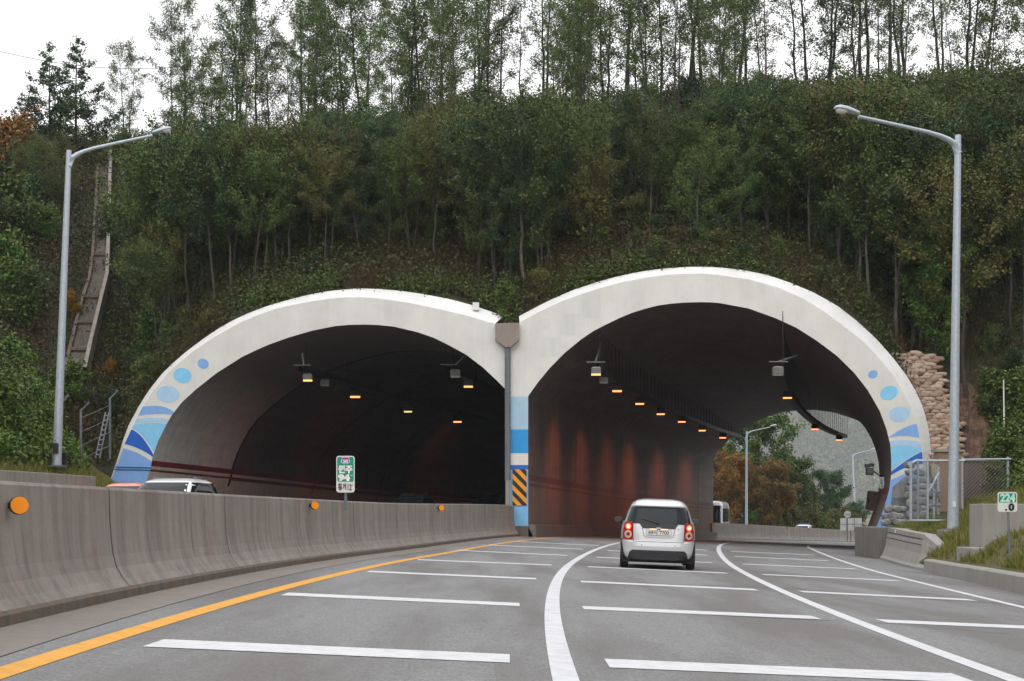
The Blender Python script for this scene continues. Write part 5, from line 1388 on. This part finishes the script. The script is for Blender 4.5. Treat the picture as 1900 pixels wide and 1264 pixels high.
# wooded slope
n_sl = 0
rs2 = random.Random(5)
while n_sl < 285:
    xx = rs2.uniform(-36, 40); w = rs2.uniform(6, 33) if rs2.random() < .62 else rs2.uniform(2.8, 11)
    q = on_hill(xx, w); px = PX + F * q.x / q.y
    if near_chute(q.x, q.y, 3.0) or px < -60 or px > 1990: continue
    if px < 230 and w < 16: continue
    hs = rs2.uniform(.6, 1.05) 
    ztop = CZ - (np.interp(px, [a for a, b in ridge_px], [b for a, b in ridge_px]) - 12 - PY) / F * q.y
    hs = min(hs, (ztop - q.z) / rs2.uniform(9.5, 13.5))
    if hs < .28: continue
    r_ = rs2.random(); lf = M_LEAF if r_ < .6 else M_LEAFD if r_ < .82 else M_LEAFO if r_ < .93 else M_LEAFB
    tree('slope_tree', ('slope', rs2.randrange(4)) if w > 15 or rs2.random() < .25 else ('stem', rs2.randrange(3)), q - Vector((0, 0, .2)), hs, lf, M_BARKP if rs2.random() < .55 else M_BARK, 'leafy tree with a thin stem on the wooded slope above the arches', 'tree', 'thin-stemmed trees on the slope above the tunnel', rnd=rs2, tilt=.09)
    n_sl += 1
q = hit(478, 470, 66); tree('bare_tree', ('bare', 0), q, 1.0, M_LEAFO, M_BARKP, 'sparse tree with bare pale spreading branches above the left arch', 'tree', rnd=rv)
q = hit(303, 655, 60); tree('sapling', ('bare', 0), q, .52, M_LEAF, M_BARKP, 'small thin tree just above the left shoulder of the left arch', 'tree', rnd=rv)
# shrubs
SH = [(20, 330, 1.9, M_LEAFR, 'rust orange shrub at the left edge below the ridge'), (345, 482, .75, M_LEAFR, 'small orange-brown shrub on the left slope'), (128, 575, .6, M_LEAFY, 'small golden yellow shrub beside the left lamp pole'),
      (15, 440, 1.9, M_LEAFB, 'large bright green shrub at the left edge'), (205, 690, .45, M_LEAFY, 'tiny yellow-leaved shrub right of the chute'), (18, 560, 1.6, M_LEAFB, 'bright green shrub at the left edge below the large one'),
      (940, 597, .75, M_LEAFB, 'leafy green plant growing in the valley between the two arches'), (30, 745, 1.35, M_LEAFB, 'wide green shrub beside the left lamp pole base'), (135, 745, 1.0, M_LEAFB, 'bushy green shrub behind the angled fence post'),
      (1868, 890, 1.0, M_LEAFB, 'green shrub on the right slope behind the marker sign'), (1890, 800, 1.3, M_LEAFB, 'tall green shrub at the right edge by the white pole'), (1840, 770, 1.0, M_LEAF, 'dark green shrub above the brown panel wall'), (1845, 905, .55, M_LEAFO, 'olive shrub at the end of the panel wall')]
for px, py, sc, lf, lab in SH:
    if py == 597: q = PP(941, 600, 1.2)
    else: q = hit(px, py + 14, 30)
    tree('shrub', ('shrub', rv.randrange(4)), q - Vector((0, 0, .1)), sc, lf, M_BARK, lab, 'shrub', rnd=rv)
n = 0; r3 = random.Random(21)
while n < 190:
    xx = r3.uniform(-34, 34); w = 1.2 + 31 * r3.random() ** 1.6; q = on_hill(xx, w); px = PX + F * q.x / q.y
    if near_chute(q.x, q.y, 1.9) or px < -40 or px > 1960: continue
    if 18.2 < xx < 23 and w < 6: continue
    sc = r3.uniform(.5, 1.05) * (.7 if w < 4 else 1.35 if w < 15 else 1.0); u_ = r3.random()
    lf = M_LEAF if u_ < .4 else M_LEAFD if u_ < .65 else M_LEAFO if u_ < .85 else M_LEAFB
    tree('hill_shrub', ('shrub', r3.randrange(4)), q - Vector((0, 0, .1)), sc, lf, M_BARK, 'low green shrub scattered in the undergrowth of the hillside', 'shrub', 'low shrubs in the hillside undergrowth', rnd=r3)
    n += 1
n = 0
while n < 34:                                # bushes on the left bank
    Y = r3.uniform(44, 68); X = -16.2 - 4.4 * sstep(50, 66, Y) - r3.uniform(.6, 9); px = PX + F * X / Y
    if px < -60: continue
    q = Vector((X, Y, left_z(X, Y)))
    tree('bank_shrub', ('shrub', r3.randrange(4)), q - Vector((0, 0, .1)), r3.uniform(.6, 1.15), M_LEAFB if r3.random() < .6 else M_LEAF, M_BARK, 'dense green shrub on the bank behind the left street lamp', 'shrub', 'dense shrubs on the left bank', rnd=r3); n += 1

# undergrowth leaves over the hill, one mass nobody could count
rg = np.random.RandomState(12)
def cover(name, N, fx, mat, smin, smax, hgt, up=.6, clump=6, csig=.22, aspect=.6):
    C = []
    while len(C) < N:
        q = fx(rg)
        if q is None: continue
        C.append(q)
    C = np.array(C); C = np.repeat(C, clump, axis=0); C = C + rg.normal(0, csig, C.shape)
    C[:, 2] += rg.uniform(0, 1, len(C)) ** 1.4 * hgt
    me = quad_mesh(name, leaf_quads(C, smin, smax, rg, up, aspect)); me.materials.append(mat)
    o = bpy.data.objects.new(name, me); COL.objects.link(o); tag(o, kind='stuff'); return o
def f_hill(r):
    X = r.uniform(-38, 38); w = .9 + 33 * r.uniform(0, 1) ** 1.1
    Y = Yp(X) + w; px = PX + F * X / Y
    if px < -40 or px > 1950 or near_chute(X, Y, .95): return None
    if 18.3 < X < 21.6 + .2 * w and w < 5: return None
    return (X, Y, hill_z(X, w))
o = cover('hill_undergrowth', 52000, f_hill, M_UNDER, .08, .21, .85, .5, 8, .22); tag(o, 'dark green and brown undergrowth covering the hillside', 'undergrowth')
def f_low(r):
    X = r.uniform(-24, 24); w = 1 + 10 * r.uniform(0, 1) ** 1.3
    if mnoise.noise(Vector((X * .35, w * .35, 4.4))) < -.1: return None
    return (X, Yp(X) + w, hill_z(X, w))
def f_rim(r):
    X = r.uniform(-24, 24); w = .95 + abs(r.normal(0, .8)) + (r.uniform(0, 9) if abs(X) > 13 else 0)
    if X > 18.3: return None
    if near_chute(X, Yp(X) + w, 1.0) or mnoise.noise(Vector((X * .5, w * .5, 8.4))) < -.15: return None
    return (X, Yp(X) + w, hill_z(X, w))
M_REED = foliage('dry_reeds', [(.05, .035, .014), (.09, .06, .022), (.06, .06, .02), (.12, .085, .04)])
def f_left(r):
    Y = r.uniform(40, 68); X = -16.0 - 4.4 * sstep(50, 66, Y) - r.uniform(0, 11)
    if PX + F * X / Y < -40 : return None
    return (X, Y, left_z(X, Y))
o = cover('bank_undergrowth', 9000, f_left, M_LEAFB, .08, .22, .7, .6, 7, .18); tag(o, 'leafy green cover on the bank at the left', 'undergrowth')
def f_right(r):
    Y = r.uniform(44, 66); X = kerb_x(Y) + 4.6 + r.uniform(0, 9)
    if not (1800 < PX + F * X / Y < 1960): return None
    return (X, Y, right_z(X, Y))
o = cover('slope_undergrowth', 3000, f_right, M_LEAFB, .08, .2, .6, .6, 6, .16); tag(o, 'green leafy cover on the right slope', 'undergrowth')
def f_ridge(r):
    X = r.uniform(-40, 42); w = r.uniform(30, 36); return (X, Yp(X) + w, hill_z(X, w) + .2)
o = cover('ridge_undergrowth', 5000, f_ridge, M_LEAF, .12, .26, .9, .4, 6, .25); tag(o, 'ragged green brush along the ridge line', 'undergrowth')
def grass(name, N, fx, hmin, hmax, mat):
    Q = []
    while len(Q) < N:
        q = fx(rg)
        if q is None: continue
        a = rg.uniform(0, 6.28); h = rg.uniform(hmin, hmax); w = .012; ln = rg.normal(0, .35, 2) * h
        b = np.array(q); s = np.array([math.cos(a) * w, math.sin(a) * w, 0]); tp = b + np.array([ln[0], ln[1], h])
        Q.append([b - s, b + s, tp + s * .2, tp - s * .2])
    me = quad_mesh(name, np.array(Q)); me.materials.append(mat); o = bpy.data.objects.new(name, me); COL.objects.link(o); tag(o, kind='stuff'); return o
o = cover('rim_undergrowth', 9000, f_rim, M_LEAF, .07, .17, .5, .6, 7, .17); tag(o, 'fresh green creepers and herbs hugging the backs of the arches', 'undergrowth')
tag(grass('hill_reeds', 30000, f_low, .3, 1.1, M_REED), 'brown dry reeds and stalks above the arches', 'reeds')
def g_right(r):
    Y = r.uniform(25, 58); X = kerb_x(Y) + .3 + r.uniform(0, 1) ** 1.2 * 4.6
    if 40 < Y < 50 and X < kerb_x(Y) + .62: return None
    px = PX + F * X / Y
    if px > 1930: return None
    if px > 1800 and Y > 33.3: return None if Y < 36 else (X, Y, right_z(X, Y))
    if mnoise.noise(Vector((X * .8, Y * .5, 1.5))) < -.12 and r.uniform() < .8: return None
    return (X, Y, right_z(X, Y))
tag(grass('verge_grass', 26000, g_right, .06, .24, M_GRASS), 'patchy green and straw grass on the right verge', 'grass')
def g_left(r):
    Y = r.uniform(34, 60); X = -14.4 - r.uniform(0, 2.2) - 4.0 * sstep(50, 66, Y)
    return (X, Y, left_z(X, Y))
tag(grass('bank_grass', 15000, g_left, .08, .3, M_GRASS), 'grass strip above the low wall at the left', 'grass')

# trees beyond the exit
EX = [(1405, 975, 168, .96, ('big', 0), M_LEAFB, 'tall green tree behind the slim lamp beyond the exit'), (1352, 975, 160, .62, ('big', 1), M_LEAFR, 'orange-brown autumn tree beside the coach beyond the exit'),
      (1335, 975, 176, .78, ('big', 2), M_LEAF, 'green tree partly hidden by the pier wall behind the coach'), (1437, 978, 158, .58, ('big', 2), M_LEAFRB, 'rust brown tree right of the slim lamp beyond the exit'),
      (1468, 978, 172, .66, ('big', 1), M_LEAFB, 'mid green tree between the rust brown tree and the round dark tree'), (1530, 975, 182, .58, ('big', 0), M_LEAFD, 'round dark green tree standing apart at the right of the exit view'),
      (1500, 980, 176, .42, ('big', 1), M_LEAFD, 'small dark green tree left of the round dark one'), (1380, 978, 164, .42, ('big', 2), M_LEAFO, 'low olive tree at the foot of the slim lamp beyond the exit'),
      (1590, 975, 200, .36, ('big', 1), M_LEAFD, 'small dark tree near the distant lamp at the right of the exit')]
for px, py, Y, sc, key, lf, lab in EX:
    q = W(px, py, Y); tree('tree', key, (q.x, q.y, road_z(q.x, q.y) - .2), sc * 1.08, lf, M_BARK, lab, 'tree', 'trees beyond the tunnel exit', rnd=rv)
for k in range(14):
    px = 1395 + 14.5 * k; Y = 158 + 3 * (k % 4); q = W(px, 960, Y)
    tree('roadside_shrub', ('shrub', k % 4), (q.x, q.y, road_z(q.x, q.y) - .1), 1.15 + .25 * (k % 3), M_LEAFO if k % 3 else M_LEAFB, M_BARK, 'yellow-green shrub in the hedge line behind the far barrier', 'shrub', 'shrubs behind the far barrier', rnd=rv)
# hazy far mountain, one forested mass
def far_z(X, Y):
    return -30 + max(0, .55 * (Y - 1700 + .3 * (X - 400))) * (1 + .15 * mnoise.noise(Vector((X * .003, Y * .003, 2)))) + 26 * mnoise.noise(Vector((X * .007, Y * .007, 7)))
xs2 = np.arange(100, 1100, 30); ys2 = np.arange(1500, 2700, 30)
tag(MB().grid([[(X, Y, far_z(X, Y)) for X in xs2] for Y in ys2]).build('far_mountain', M_SOIL, smooth=True), kind='structure')
M_FARF = foliage('far_forest_leaves', [(.03, .055, .025), (.1, .13, .045), (.15, .1, .045), (.06, .1, .04)], patch=((.22, .21, .08), .005))
Q = []; n = 0
while n < 2600:
    X = rg.uniform(150, 800); Y = rg.uniform(1650, 2450); px = PX + F * X / Y
    if not (1280 < px < 1670): continue
    z = far_z(X, Y)
    if (z - CZ) / Y * F > 260: continue
    h = rg.uniform(18, 36); r_ = rg.uniform(7, 13); m_ = 90; n += 1
    d = rg.normal(size=(m_, 3)); d /= np.linalg.norm(d, axis=1)[:, None]; d *= rg.uniform(.6, 1.05, m_)[:, None]
    Q.append(leaf_quads(np.array([X, Y, z + h * .6]) + d * np.array([r_, r_, h * .5]), 2.4, 5.0, rg, .3, .8))
me = quad_mesh('far_forest', np.concatenate(Q)); me.materials.append(M_FARF); o = bpy.data.objects.new('far_forest', me); COL.objects.link(o)
tag(o, 'hazy forest covering the far mountainside seen through the tunnel exit', 'forest', kind='stuff')

# ------------------------------------------------------------------ haze: the pale air
m = bpy.data.materials.new('haze_air'); m.use_nodes = True; nt = m.node_tree; nt.nodes.clear()
o_ = nt.nodes.new('ShaderNodeOutputMaterial'); pv = nt.nodes.new('ShaderNodeVolumePrincipled')
pv.inputs['Color'].default_value = (.8, .87, .95, 1); pv.inputs['Density'].default_value = .0002; pv.inputs['Anisotropy'].default_value = 0.0
nt.links.new(pv.outputs[0], o_.inputs['Volume'])
hz = MB().box((400, 1340, 190), (2400, 3100, 480)).build('haze', m); tag(hz, kind='stuff')
